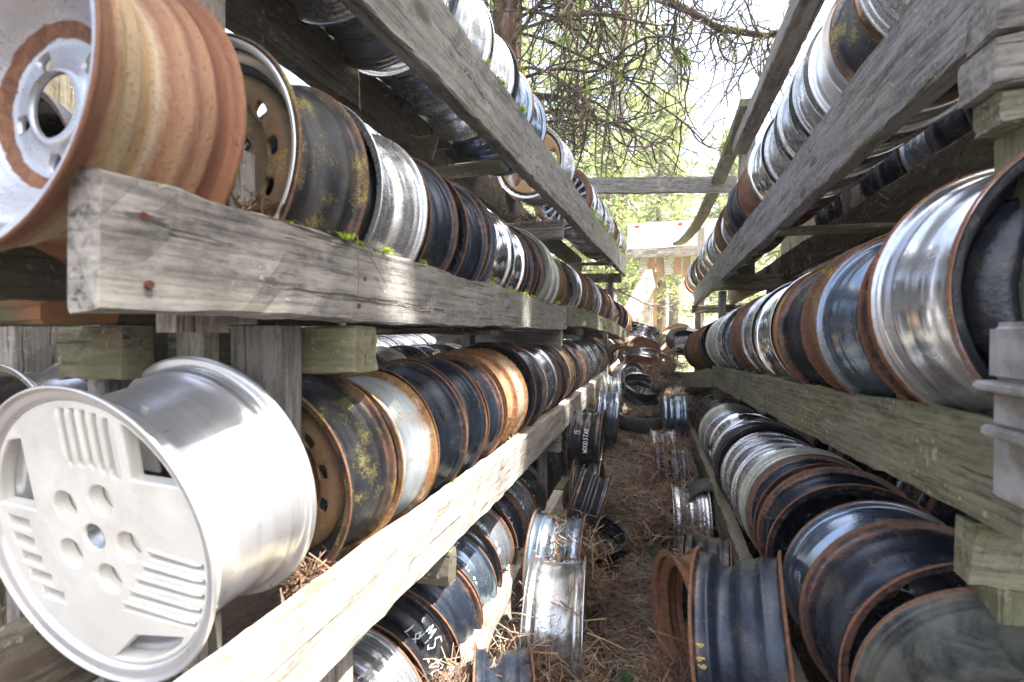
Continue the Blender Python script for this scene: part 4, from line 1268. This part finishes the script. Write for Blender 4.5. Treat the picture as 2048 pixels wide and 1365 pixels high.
# strip of rubber hanging over the right bottom rail
def rubber_strip():
    acc = Acc()
    V = []; n = 16
    for i in range(n):
        f = i / (n - 1)
        ang = math.radians(150 - 150 * f)
        cx, cz = .255, -.915 + CZ
        x = cx + .115 * math.cos(ang); z = cz + .16 * math.sin(ang) 
        for (dy, dr) in ((-.09, 0), (.09, 0), (.09, .012), (-.09, .012)):
            V.append((x + dr * math.cos(ang), 2.52 + dy + .05 * f, z + dr * math.sin(ang)))
    F = []
    for i in range(n - 1):
        for k in range(4):
            l = (k + 1) % 4
            F.append((i*4+k, i*4+l, (i+1)*4+l, (i+1)*4+k))
    F += [(0, 1, 2, 3), ((n-1)*4+3, (n-1)*4+2, (n-1)*4+1, (n-1)*4)]
    o = link("rubber_strip", mesh_np("rubber_strip", V, F, True, mats=[RUBBER]))
    tag(o, "curved strip of black rubber hanging by the right bottom rail", "rubber strip")
rubber_strip()

# grey ledged post cap at the right edge
def ledged_cap():
    root = empty("grey_post_cap", (.375, .655, -.36 + CZ), "pale grey ledged cap on a stub post at the right picture edge", "post cap")
    def box(name, x0, x1, y0, y1, z0, z1, bev=.004):
        bm = bmesh.new()
        bmesh.ops.create_cube(bm, size=1)
        for v in bm.verts:
            v.co = Vector(((x0+x1)/2 + v.co.x*(x1-x0), (y0+y1)/2 + v.co.y*(y1-y0), (z0+z1)/2 + v.co.z*(z1-z0)))
        bmesh.ops.bevel(bm, geom=bm.edges[:], offset=bev, segments=3, affect='EDGES')
        me = bpy.data.meshes.new(name); bm.to_mesh(me); bm.free()
        o = link(name, me, root, [PLAST])
        o.location = (-root.location.x, -root.location.y, -root.location.z + CZ)
        return o
    box("cap", .378, .46, .635, .71, -.058, .012, .008)
    box("ledge", .368, .472, .627, .716, -.068, -.0565, .003)
    box("body", .383, .455, .640, .705, -.108, -.0685, .003)
    box("ledge", .374, .465, .632, .711, -.122, -.1085, .003)
    box("bracket", .40, .45, .66, .735, -.20, -.1225, .003)
    for (x, z) in ((.395, -.02), (.44, -.02), (.42, -.088)):
        me = lathe("bolt", [(0, .0003), (0, .0045), (.0035, .0045), (.0035, .0003)], 6, [NAIL], closed=False, smooth=False)
        o = link("bolt", me, root)
        o.matrix_local = Matrix.Translation(Vector((x, .6345, z + CZ)) - root.location) @ Matrix.Rotation(math.pi/2, 4, 'X')
ledged_cap()

# ------------------------------------------------------------------ needle heaps, flakes and hanging needles
def blob(cs):
    def f(r, n):
        out = []
        per = n // len(cs)
        for (x, y, h, sx, sy, sz) in cs:
            out.append(np.stack([x + r.randn(per) * sx, y + r.randn(per) * sy, h + CZ + np.abs(r.randn(per)) * sz], -1))
        return np.concatenate(out)
    return f
needles("needle_heap", 15000, blob([
    (-.27, 1.36, -1.06, .06, .05, .10), (-.30, 1.36, -1.02, .05, .05, .08), (-.33, 1.30, -1.0, .05, .06, .05), (-.30, 1.80, -.86, .05, .05, .05), (-.36, 1.84, -.90, .05, .05, .03), (-.33, 1.80, -.99, .07, .06, .04),
    (-.42, 1.12, -.93, .07, .05, .03), (-.20, 1.2, -1.08, .08, .08, .03), (.05, 3.0, -.80, .07, .12, .06), (.05, 2.75, -.88, .08, .12, .05), (.0, 2.5, -.97, .06, .1, .04), (-.38, 2.2, -.98, .05, .1, .04), (.08, 3.45, -.78, .07, .1, .04), (.13, 2.45, -.90, .06, .1, .05),
    (.18, 2.0, -.90, .03, .03, .03), (.05, 1.33, -1.0, .04, .05, .05), (.20, 5.1, -.36, .10, .16, .05), (.12, 4.9, -.42, .09, .12, .04)]),
    [NEEDLE_TAN, NEEDLE_RED, NEEDLE_GREY], [.42, .43, .15], seed=9, tilt=.5, label="heaps of dry needles caught in the loose wheels")
needles("shelf_needles", 1300, blob([(-.575, .705, -.44, .012, .02, .012), (-.56, 1.88, -.41, .015, .05, .008), (-.57, .575, .165, .02, .02, .012), (.45, 1.5, -.16, .01, .3, .006), (.80, 2.0, .45, .1, .4, .02), (-.60, 2.3, .55, .06, .05, .01)]), [NEEDLE_TAN, NEEDLE_RED], [.5, .5], seed=14, tilt=.5, length=(.03, .08), label="dry needles caught on the shelf rails")
needles("needle_mat", 3600, blob([(-.12, 4.33, -.70, .09, .09, .02), (.02, 2.75, -.88, .1, .3, .02), (.13, 4.6, -.5, .08, .1, .05), (.25, 4.3, -.6, .08, .2, .06)]), [NEEDLE_TAN, NEEDLE_RED, NEEDLE_GREY], [.3, .3, .4], seed=10, tilt=.4,
        label="grey needles matted on the flat tyre and beside it")
needles("needle_fringe", 350, blob([(-.44, 4.6, .50, .05, .3, .02), (-.55, 4.3, .5, .1, .3, .02), (.66, 3.2, .33, .1, .8, .02), (-.66, 1.5, .53, .1, .3, .01), (-.5, 5.3, .45, .05, .2, .04)]), [NEEDLE_TAN, NEEDLE_GREY], [.5, .5], seed=12, tilt=1.0,
        label="needles hanging in fringes under the top shelves")

def flakes(name, n, cs, mat, seed, s0=.004, s1=.014):
    r = np.random.RandomState(seed)
    P = blob(cs)(r, n); n = len(P)
    s = r.uniform(s0, s1, n)
    d1 = r.randn(n, 3); d1[:, 2] *= .4; d1 /= np.linalg.norm(d1, axis=1)[:, None]
    d2 = np.cross(d1, r.randn(n, 3)); d2 /= np.linalg.norm(d2, axis=1)[:, None]
    d2[:, 2] *= .4
    V = np.stack([P - d1*s[:, None], P + d2*(s*.35)[:, None], P + d1*s[:, None], P - d2*(s*.35)[:, None]], 1).reshape(-1, 3)
    o = link(name, mesh_np(name, V, np.arange(4*n).reshape(-1, 4), False, mats=[mat]))
    o["kind"] = "stuff"
flakes("bark_flakes", 2600, [(-.30, 1.36, -1.04, .06, .06, .05), (-.36, 1.84, -.89, .05, .05, .03), (-.2, 1.5, -1.09, .2, .3, .01), (0, 1.5, -1.09, .15, .3, .01), (-.05, 2.5, -1.0, .15, .4, .02), (.08, 3.2, -.80, .07, .25, .05), (.05, 1.35, -1.0, .04, .04, .05)], BARKF, 4)

def hanging_pair(p, q1, q2, label):
    acc = Acc()
    for q in (q1, q2):
        p_ = np.array([p[0], p[1], p[2] + CZ]); q_ = np.array([q[0], q[1], q[2] + CZ])
        m = (p_ + q_) / 2 + np.array([.003, 0, .0])
        V, F = tube([p_, m, q_], [.0011, .0010, .0005], 5)
        acc.add(V, F)
    V, F = tube([np.array([p[0], p[1], p[2] + CZ]), np.array([p[0], p[1], p[2] + CZ + .006])], [.0016, .0014], 5)
    acc.add(V, F)
    o = link("pine_needle_pair", acc.mesh("pine_needle_pair", [NEEDLE_TAN]))
    tag(o, label, "pine needles")
hanging_pair((-.503, .745, .166), (-.503, .745, .055), (-.503, .845, .090), "pair of tan pine needles hanging over the near left middle rail")
hanging_pair((-.503, 1.93, .160), (-.503, 1.92, .010), (-.503, 2.04, .012), "pair of brown pine needles hanging lower on the left middle rail far end")
# lime lichen tufts on the rail tops
def along(p0, p1, n, seed, js=.012):
    r = np.random.RandomState(seed)
    f = np.sort(r.rand(n))
    P = np.array(p0)[None] * (1-f)[:, None] + np.array(p1)[None] * f[:, None]
    P[:, 0] += r.randn(n) * js; P[:, 2] += CZ
    return P
moss_tufts(mid, along((-.515, .6, .163), (-.515, 1.2, .162), 7, 1), 1, .006, 60)
moss_tufts(mid, along((-.515, 1.5, .162), (-.515, 2.8, .158), 16, 2), 2, .007, 50)
moss_tufts(mid2, along((-.49, 3.0, .17), (-.33, 5.4, .06), 20, 3), 3, .008, 50)
moss_tufts(top, along((-.49, .9, .75), (-.43, 1.6, .75), 10, 4), 4, .007, 60)
moss_tufts(top, along((-.38, 3.0, .755), (-.29, 5.0, .763), 60, 5), 5, .010, 60)
moss_tufts(rmid, along((.43, 1.0, -.12), (.41, 3.5, -.22), 12, 6), 6, .004, 30)

# seedlings on the path
def seedling(x, y, h, s, label):
    r = np.random.RandomState(int(x * 100 + y * 1000) % 999)
    acc = Acc()
    z0 = gh(y) + CZ + .01
    for k in range(9):
        az = r.rand() * 6.28; L = s * r.uniform(.6, 1)
        d = np.array([math.cos(az) * .7, math.sin(az) * .7, .6])
        b = np.array([x, y, z0 + h * r.rand()])
        V, F = tube([b, b + d * L * .5, b + d * L + np.array([0, 0, -.1 * L])], [.0012, .001, .0006], 4); acc.add(V, F)
        for q in range(26):
            f = r.rand(); p = b + d * L * f
            dd = r.randn(3); dd /= np.linalg.norm(dd); dd = dd * .6 + d * .5
            V, F = tube([p, p + dd * .022], [.0009, .0003], 3); acc.add(V, F)
    o = link("pine_seedling", acc.mesh("pine_seedling", [SEED]))
    tag(o, label, "seedling")
seedling(-.02, 2.55, .05, .10, "green seedling in mid-aisle, farther of the two beside the leaning black wheel")
seedling(.02, 2.2, .05, .10, "green seedling in mid-aisle, nearest of those beside the flat black wheel")
seedling(-.07, 1.48, .04, .06, "small lone seedling in needles right of the bare silver floor wheel")
seedling(-.03, 3.0, .03, .07, "tiny green seedling at the back of the aisle floor")

# fallen branch on the aisle
def stick(name, pts, r0, r1, mat, label, cat="branch"):
    P = np.array(pts, float); P[:, 2] += CZ
    t = np.linspace(0, 1, len(P)); tt = np.linspace(0, 1, len(P) * 4)
    Q = np.stack([np.interp(tt, t, P[:, k]) for k in range(3)], -1)
    Q += np.random.RandomState(len(name)).randn(*Q.shape) * .004
    V, F = tube(Q, np.linspace(r0, r1, len(Q)), 7)
    o = link(name, mesh_np(name, V, F, True, mats=[mat]))
    tag(o, label, cat)
BARK_GREY = simple_mat("grey_branch_bark", (0.13, 0.115, 0.10), .9, 0, .6, 14, .6, (0.05, 0.042, 0.035))
BARK_PALE = simple_mat("pale_branch_bark", (0.36, 0.30, 0.23), .9, 0, .5, 10, .5, (0.20, 0.16, 0.12))
stick("fallen_branch", [(-.13, 3.35, -.90), (-.06, 3.5, -.78), (.04, 3.62, -.70), (.10, 3.45, -.72), (.17, 3.1, -.80), (.24, 2.75, -.86)], .013, .009, BARK_GREY, "forked dark branch lying across the right of the aisle floor")
stick("bare_branch", [(-.36, 5.3, .46), (-.30, 5.4, .42), (-.10, 5.7, .33), (.10, 6.1, .30), (.30, 6.3, .36)], .012, .006, BARK_PALE, "pale bare branch bridging the gap between the racks")
lp = board("leaning_plank", (-.08, 7.6, .95), (-.42, 6.6, .20), .30, .09, WOOD_L, None, 95)
tag(lp, "thick pale plank leaning between the racks at the aisle's end", "plank")
lp2 = vpost(-.18, -.02, 9.0, 9.1, -.7, .62, WOOD_L, None, 96, name="leaning_post")
tag(lp2, "sunlit post standing in the gap beyond the far heap", "post")

# ------------------------------------------------------------------ white trailer beyond
def trailer():
    root = empty("box_trailer", (.5, 13, gh(13) + CZ), "white box trailer with orange panels beneath, beyond the aisle's end", "trailer")
    wm = simple_mat("white_trailer_paint", (0.80, 0.80, 0.80), .4, 0, .12, 2)
    om = simple_mat("orange_brown_boards", (0.34, 0.17, 0.07), .8, 0, .6, 5, .3, (0.20, 0.13, 0.09))
    rm_ = simple_mat("red_marker_lens", (0.5, 0.02, 0.02), .3)
    def box(name, c, s, m):
        bm = bmesh.new(); bmesh.ops.create_cube(bm, size=1)
        for v in bm.verts: v.co = Vector((c[0] + v.co.x*s[0], c[1] + v.co.y*s[1], c[2] + CZ + v.co.z*s[2]))
        me = bpy.data.meshes.new(name); bm.to_mesh(me); bm.free()
        o = link(name, me, root, [m]); o.location = (-root.location.x, -root.location.y, -root.location.z)
    box("side_panel", (.10, 13, 2.32), (1.5, .9, .72), wm)
    box("side_panel", (1.45, 13, 2.32), (1.18, .9, .72), wm)
    box("roof_edge", (.72, 12.98, 2.70), (2.75, .98, .04), wm)
    for x in (-.42, .60, .95): box("marker_light", (x, 12.53, 2.64), (.09, .03, .04), rm_)
    for k in range(9): box("lower_board", (-.28 + k * .21, 12.8 + .02 * (k % 3), 1.66 + .02 * math.sin(k * 2.3)), (.19, .06, .46 + .05 * math.sin(k * 4.1)), om if k % 3 else WOOD_L)
    box("chassis", (.6, 12.9, 1.92), (2.6, .6, .05), simple_mat("chassis_grey", (.3, .3, .3), .6))
    for x in (-.1, 1.3):
        me = lathe("road_wheel", [(-.1, .05), (-.1, .36), (-.06, .40), (.06, .40), (.1, .36), (.1, .05)], 32, [RUBBER])
        o = link("road_wheel", me, root); o.matrix_local = Matrix.Translation((x - root.location.x, 0 - .1, .42)) @ Matrix.Rotation(math.pi/2, 4, 'X')
    box("support_leg", (.02, 12.9, .5), (.1, .1, 2.1), om)
trailer()

# ------------------------------------------------------------------ trees
def bark_mat():
    t = NT("pine_bark")
    v = t.coord((9, 9, 2.2))
    n = t.noise(v, 1.0, 5, .7, .8)
    c = t.mix(t.step(n, .4, .6), (0.035, 0.022, 0.016), (0.17, 0.11, 0.08))
    t.put(t.b.inputs["Base Color"], c); t.b.inputs["Roughness"].default_value = .95
    t.bump(n, .9, .03)
    return t.m
BARK = bark_mat()
FOL = [simple_mat("pine_foliage", (0.20, 0.26, 0.085), .6, 0, .4, 1.2, 0, (0.25, 0.30, 0.11), .6),
       simple_mat("pine_foliage_light", (0.32, 0.36, 0.12), .6, 0, .4, 1.2, 0, (0.38, 0.38, 0.15), .65),
       simple_mat("pine_foliage_dark", (0.10, 0.155, 0.055), .6, 0, .4, 1.2, 0, (0.14, 0.19, 0.07), .55)]

def leaf_cloud(r, centers, radii, per, size, keep=None):
    C = np.repeat(centers, per, 0); Rr = np.repeat(radii, per)
    P = C + r.randn(len(C), 3) * Rr[:, None] * [1, 1, .6] * .55
    if keep is not None:
        P = P[keep(P)]
    n = len(P)
    s = r.uniform(.5, 1.3, n) * size
    d1 = r.randn(n, 3); d1 /= np.linalg.norm(d1, axis=1)[:, None]
    d2 = np.cross(d1, r.randn(n, 3)); d2 /= np.linalg.norm(d2, axis=1)[:, None]
    V = np.stack([P - d1*s[:, None], P + d2*(s*.3)[:, None], P + d1*s[:, None], P - d2*(s*.3)[:, None]], 1).reshape(-1, 3)
    return V, n

def pine(x, y, H, spread, label, seed, dens=26, size=.09, base=.15, mats=None, group="pines beyond the yard"):
    r = np.random.RandomState(seed)
    z0 = gh(y) + CZ + max(0, y - 30) * .06
    root = empty("pine_tree", (x, y, z0), label, "tree", group)
    pts = np.array([(0.06*math.sin(k), .06*math.cos(k*1.3), H * k / 8) for k in range(9)])
    V, F = tube(pts, np.linspace(H * .016 + .05, .02, 9), 8)
    link("trunk", mesh_np("trunk", V, F, True, mats=[BARK]), root)
    cs, rs = [], []
    n = int(H * 7)
    acc = Acc()
    for k in range(n):
        f = base + (1 - base) * (k + r.rand()) / n
        L = spread * (1 - f) ** .75 * r.uniform(.55, 1.1) + .15
        az = r.rand() * 6.28
        tip = np.array([math.cos(az) * L, math.sin(az) * L, H * f - L * .12 + r.randn() * .1])
        b0 = np.array([0, 0, H * f])
        V, F = tube([b0, (b0 + tip) / 2 + [0, 0, .08], tip], [.03, .02, .008], 4); acc.add(V, F)
        for q in range(3):
            g = .4 + .3 * q
            cs.append(b0 * (1 - g) + tip * g); rs.append(.28 + .12 * L * g)
    link("limbs", acc.mesh("limbs", [BARK]), root)
    V, m = leaf_cloud(r, np.array(cs), np.array(rs), dens, size)
    mi = r.choice(3, m, p=[.45, .35, .2])
    o = link("crown", mesh_np("crown", V, np.arange(4*m).reshape(-1, 4), False, mats=FOL, mat_idx=mi), root)
    return root
TREES = [(-2.6, 17, 14, 2.6), (.2, 18, 9, 2.4), (2.9, 21, 8.5, 2.2), (-5.5, 19, 16, 3.2), (6.4, 24, 10, 2.6), (-1.5, 24, 19, 3.4), (1.0, 28, 16, 3.4), (4.6, 33, 13, 3.2), (-4.6, 28, 22, 3.8),
         (-8.5, 27, 20, 3.6), (8.5, 31, 12, 3.0), (-12, 34, 22, 4.2), (-.4, 36, 22, 4.4), (7, 41, 14, 3.6), (-16, 30, 18, 3.8), (-7.0, 13, 12, 2.6), (13, 36, 12, 3.5), (-3.7, 10.5, 9.5, 2.0), (-22, 34, 16, 3.6), (3.6, 14.5, 5.4, 1.5), (-1.2, 13.5, 6.0, 1.8)]
where = ["left of centre", "behind the trailer", "right of the trailer", "far left", "far right"]
for k, (x, y, H, sp) in enumerate(TREES):
    az = math.degrees(math.atan2(x, y)) + 16.36
    side = "left" if az < 12 else ("in the middle" if az < 20 else "right")
    lab = f"sunlit green pine, {ORD[k]} of the trees beyond the yard counting by distance"
TREES.sort(key=lambda t: t[1])
for k, (x, y, H, sp) in enumerate(TREES):
    pine(x, y, H, sp, f"sunlit green pine, {ORD[k]} nearest of the trees beyond the aisle's end", 200 + k, dens=17 if y < 26 else 12, size=.085 + y * .0032)

# the near pine with drooping dead branches
def keep_out(P):
    return np.ones(len(P), bool)

def dead_pine():
    r = np.random.RandomState(42)
    tx, ty = -1.52, 5.0
    z0 = gh(ty) + CZ
    root = empty("dead_branched_pine", (tx, ty, z0), "big pine behind the left rack with a curtain of dead drooping branches", "tree")
    H = 9.0
    pts = np.array([(.03*math.sin(k*.9), .03*math.cos(k), H*k/14) for k in range(15)])
    V, F = tube(pts, np.linspace(.20, .12, 15), 14)
    link("trunk", mesh_np("trunk", V, F, True, mats=[BARK]), root)
    TW = [simple_mat("dead_twig_bark", (0.19, 0.145, 0.10), .95, 0, .5, 14, .5, (0.06, 0.045, 0.035)), simple_mat("dead_twig_bark_dark", (0.12, 0.10, 0.08), .95, 0, .5, 14, .5, (0.04, 0.034, 0.028))]
    lich = []
    off = np.array([tx, ty, z0])
    def droop(b, d, L, r0, grav, wig, n=9, floor=None):
        P = [np.array(b, float)]; d = np.array(d, float); d /= np.linalg.norm(d)
        for k in range(n):
            cur = (r.randn(3) * wig) if k == 0 else cur * .65 + r.randn(3) * wig
            d = d + np.array([0, 0, -grav]) / n * 1.5 + cur
            d /= np.linalg.norm(d)
            q = P[-1] + d * L / n
            if k > 2 and q[2] + off[2] < CZ + 1.22 + .5 * math.sin(q[0] * 9 + q[1] * 5) * .5 and q[0] + off[0] > -1.0: break
            P.append(q)
        return np.array(P)
    specs = []
    for k in range(25):
        h = r.uniform(1.9, 5.0) + 1.0
        az = math.radians(r.uniform(-62, 35))
        specs.append((h, az, r.uniform(1.3, 3.0)))
    for k in range(10):
        specs.append((r.uniform(1.8, 5.2) + 1.0, math.radians(r.uniform(100, 260)), r.uniform(.8, 1.8)))
    for (h, az, L) in specs:
        acc = Acc()
        b = np.array([0, 0, h]); d = np.array([math.cos(az), math.sin(az), r.uniform(-.05, .3)])
        P = droop(b, d, L, .03, .55, .10, 12)
        V, F = tube(P, np.linspace(.020, .007, len(P)), 6); acc.add(V, F)
        for q in range(int(6 + L * 4)):
            i = r.randint(2, len(P) - 1); f = r.rand()
            s = P[i] * (1 - f) + P[i+1] * f
            dd = (P[i+1] - P[i]); dd /= np.linalg.norm(dd)
            dd = dd * .5 + r.randn(3) * .6 + [0, 0, -.4]
            Q = droop(s, dd, r.uniform(.4, 1.25), .01, .8, .20, 13)
            V, F = tube(Q, np.linspace(.0095, .0045, len(Q)) * r.uniform(.6, 1.5), 4); acc.add(V, F)
            for w in range(4):
                j = r.randint(1, len(Q) - 1)
                Q2 = droop(Q[j], r.randn(3) + [0, 0, -.2], r.uniform(.15, .5), .01, .5, .30, 9)
                V, F = tube(Q2, np.linspace(.0052, .0026, len(Q2)), 4); acc.add(V, F)
                if r.rand() < .22: lich.append(Q2[r.randint(len(Q2))])
            if r.rand() < .5: lich.append(Q[r.randint(len(Q))])
        link("branch", acc.mesh("branch", [TW[r.randint(2)]], True), root)
    # the pale dead stem and the heavy limb at upper right
    P = np.array([(-.22, 5.55, 4.05), (-.30, 5.6, 3.7), (-.36, 5.6, 3.1), (-.50, 5.55, 2.5), (-.56, 5.5, 2.0), (-.58, 5.45, 1.5)]) + [0, 0, CZ] - off
    V, F = tube(P, [.03, .032, .034, .022, .014, .008], 8)
    o = link("branch", mesh_np("branch", V, F, True, mats=[BARK_PALE]), root); o["label"] = "pale barkless hanging branch"
    P = np.array([(-.6, 5.5, 4.2), (.0, 5.4, 3.55), (.34, 5.3, 3.28), (.6, 5.2, 3.0), (1.0, 5.1, 2.80), (1.2, 5.0, 2.78)]) + [0, 0, CZ] - off
    V, F = tube(P, [.05, .042, .038, .034, .03, .02], 8)
    link("branch", mesh_np("branch", V, F, True, mats=[BARK_GREY]), root)
    acc = Acc()
    for q in range(46):
        i = r.randint(1, len(P) - 1); f = r.rand(); s = P[i]*(1-f) + P[i+1 if i+1 < len(P) else i]*f
        Q = droop(s, r.randn(3)*.5 + [0, 0, -.5], r.uniform(.4, 1.5), .01, .8, .20, 14)
        V, F = tube(Q, np.linspace(.0095, .004, len(Q)), 4); acc.add(V, F)
        for w in range(4):
            j = r.randint(1, len(Q) - 1)
            Q2 = droop(Q[j], r.randn(3) + [0, 0, -.2], r.uniform(.15, .5), .01, .5, .30, 9)
            V, F = tube(Q2, np.linspace(.005, .0026, len(Q2)), 4); acc.add(V, F)
        if r.rand() < .8: lich.append(Q[r.randint(len(Q))])
    link("twigs", acc.mesh("twigs", [TW[0]], True), root)["kind"] = "stuff"
    tv = []
    for p in [lich[q] for q in r.choice(len(lich), 70)]:
        k = 46; d = r.randn(k, 3); d[:, 2] -= .3; d /= np.linalg.norm(d, axis=1)[:, None]
        ln = r.uniform(.04, .10, k)[:, None]; sd = np.cross(d, r.randn(k, 3)) * .0016
        tv.append(np.stack([p - sd, p + sd, p + d * ln + sd * .4, p + d * ln - sd * .4], 1))
    V = np.concatenate(tv).reshape(-1, 3)
    link("needle_tufts", mesh_np("needle_tufts", V, np.arange(len(V)).reshape(-1, 4), False, mats=[FOL[0]]), root)["kind"] = "stuff"
    L = np.array(lich)
    k = 26
    C = np.repeat(L, k, 0) + r.randn(len(L) * k, 3) * np.repeat(r.uniform(.005, .018, len(L)), k)[:, None]
    n = len(C); s = r.uniform(.002, .005, n)
    d1 = r.randn(n, 3); d2 = r.randn(n, 3)
    V = np.stack([C - d1*s[:, None], C + d2*s[:, None], C + d1*s[:, None], C - d2*s[:, None]], 1).reshape(-1, 3)
    o = link("lichen", mesh_np("lichen", V, np.arange(4*n).reshape(-1, 4), False, mats=[LIME]), root); o["kind"] = "stuff"
dead_pine()

# unseen pine above the frame, crown shaped to shade the aisle around sun gaps
def lit_zones():
    Z = [((-.55, .25 + .09 * k, -.55), .13) for k in range(6)]
    Z += [((-.54, .86 + .14 * k, -.47), .05) for k in range(3)]                      # near end of the lower rail
    Z += [((-.54, .35 + .08 * k, -.42), .12) for k in range(4)]                      # barrel of the white-faced wheel
    Z += [((-.55, 1.08 + .12 * k, -.52), .045) for k in range(4)]                    # stripes along the rail top
    Z += [((-.55, .95 + .10 * k, -1.02), .12) for k in range(9)]                      # bottom shelf
    Z += [((-.55, 1.62, -.42), .07), ((-.55, 1.78, -.42), .07), ((-.5, 2.8, -.30), .08), ((-.48, 3.4, -.3), .10), ((-.5, 4.0, -.3), .08)]
    Z += [((-.55, 1.25, 1.0), .12), ((-.53, 1.5, .98), .12), ((-.5, 1.8, .95), .05), ((-.49, 1.95, .1), .04), ((-.49, 2.5, .1), .05), ((-.50, .9, .1), .03)]
    Z += [((-.3, 3.05, -.75), .07), ((-.30, 2.75, -1.0), .06), ((-.27, 1.45, -.72), .05), ((-.40, 1.2, -.9), .06)]
    Z += [((-.1, 5.5, -.2), .5), ((.3, 6.2, 0), .5), ((-.3, 6.5, .2), .6), ((.6, 4.2, .8), .25), ((.6, 2.6, .8), .06)]
    return Z
def shade_pine():
    r = np.random.RandomState(77)
    x0, y0 = 4.2, 1.5
    z0 = gh(1) + CZ
    root = empty("pine_tree", (x0, y0, z0), "unseen tall pine right of the racks, its crown shaped to shade the aisle", "tree")
    pts = np.array([(0.05*math.sin(k), .05*math.cos(k), 1.3*k) for k in range(10)])
    V, F = tube(pts, np.linspace(.28, .1, 10), 12)
    link("trunk", mesh_np("trunk", V, F, True, mats=[BARK]), root)
    acc = Acc(); cs = []; rs = []
    S = np.array(SUN_DIR)
    off = np.array([x0, y0, z0])
    def keep(P, pad=.045):
        W = P + off
        ok = np.ones(len(P), bool)
        for (c, rad) in lit_zones():
            d = W - (np.array(c) + [0, 0, CZ])
            t = d @ S
            dist = np.linalg.norm(d - t[:, None] * S, axis=1)
            ok &= dist > rad + pad
        # nothing of this crown dips into the frame
        d = W - np.array([0, 0, CZ])
        zc = -d[:, 0] * math.sin(YAW) + d[:, 1] * math.cos(YAW)
        ok &= ~((zc > 0) & (d[:, 2] / np.maximum(zc, .01) < .80))
        ok &= W[:, 2] > 3.0
        return ok
    for k in range(190):
        h = r.uniform(4.6, 10.5)
        az = r.rand() * 6.28
        L = r.uniform(2.0, 5.6) * (1 - max(0, h - 7) / 9)
        b = np.array([0, 0, h]); tip = np.array([math.cos(az)*L, math.sin(az)*L, h + r.uniform(-.5, .4)])
        samp = b + (tip - b) * np.linspace(.05, 1, 30)[:, None]
        if keep(samp, .03).all():
            V, F = tube([b, (b+tip)/2 + [0, 0, .1], tip], [.04, .02, .008], 5); acc.add(V, F)
        for q in range(7):
            g = .25 + .12 * q
            cs.append(b*(1-g) + tip*g + r.randn(3)*.15); rs.append(.46)
    link("limbs", acc.mesh("limbs", [BARK]), root)
    V, n = leaf_cloud(r, np.array(cs), np.array(rs), 120, .062, keep)
    mi = r.choice(3, n, p=[.4, .2, .4])
    link("crown", mesh_np("crown", V, np.arange(4*n).reshape(-1, 4), False, mats=FOL, mat_idx=mi), root)
shade_pine()
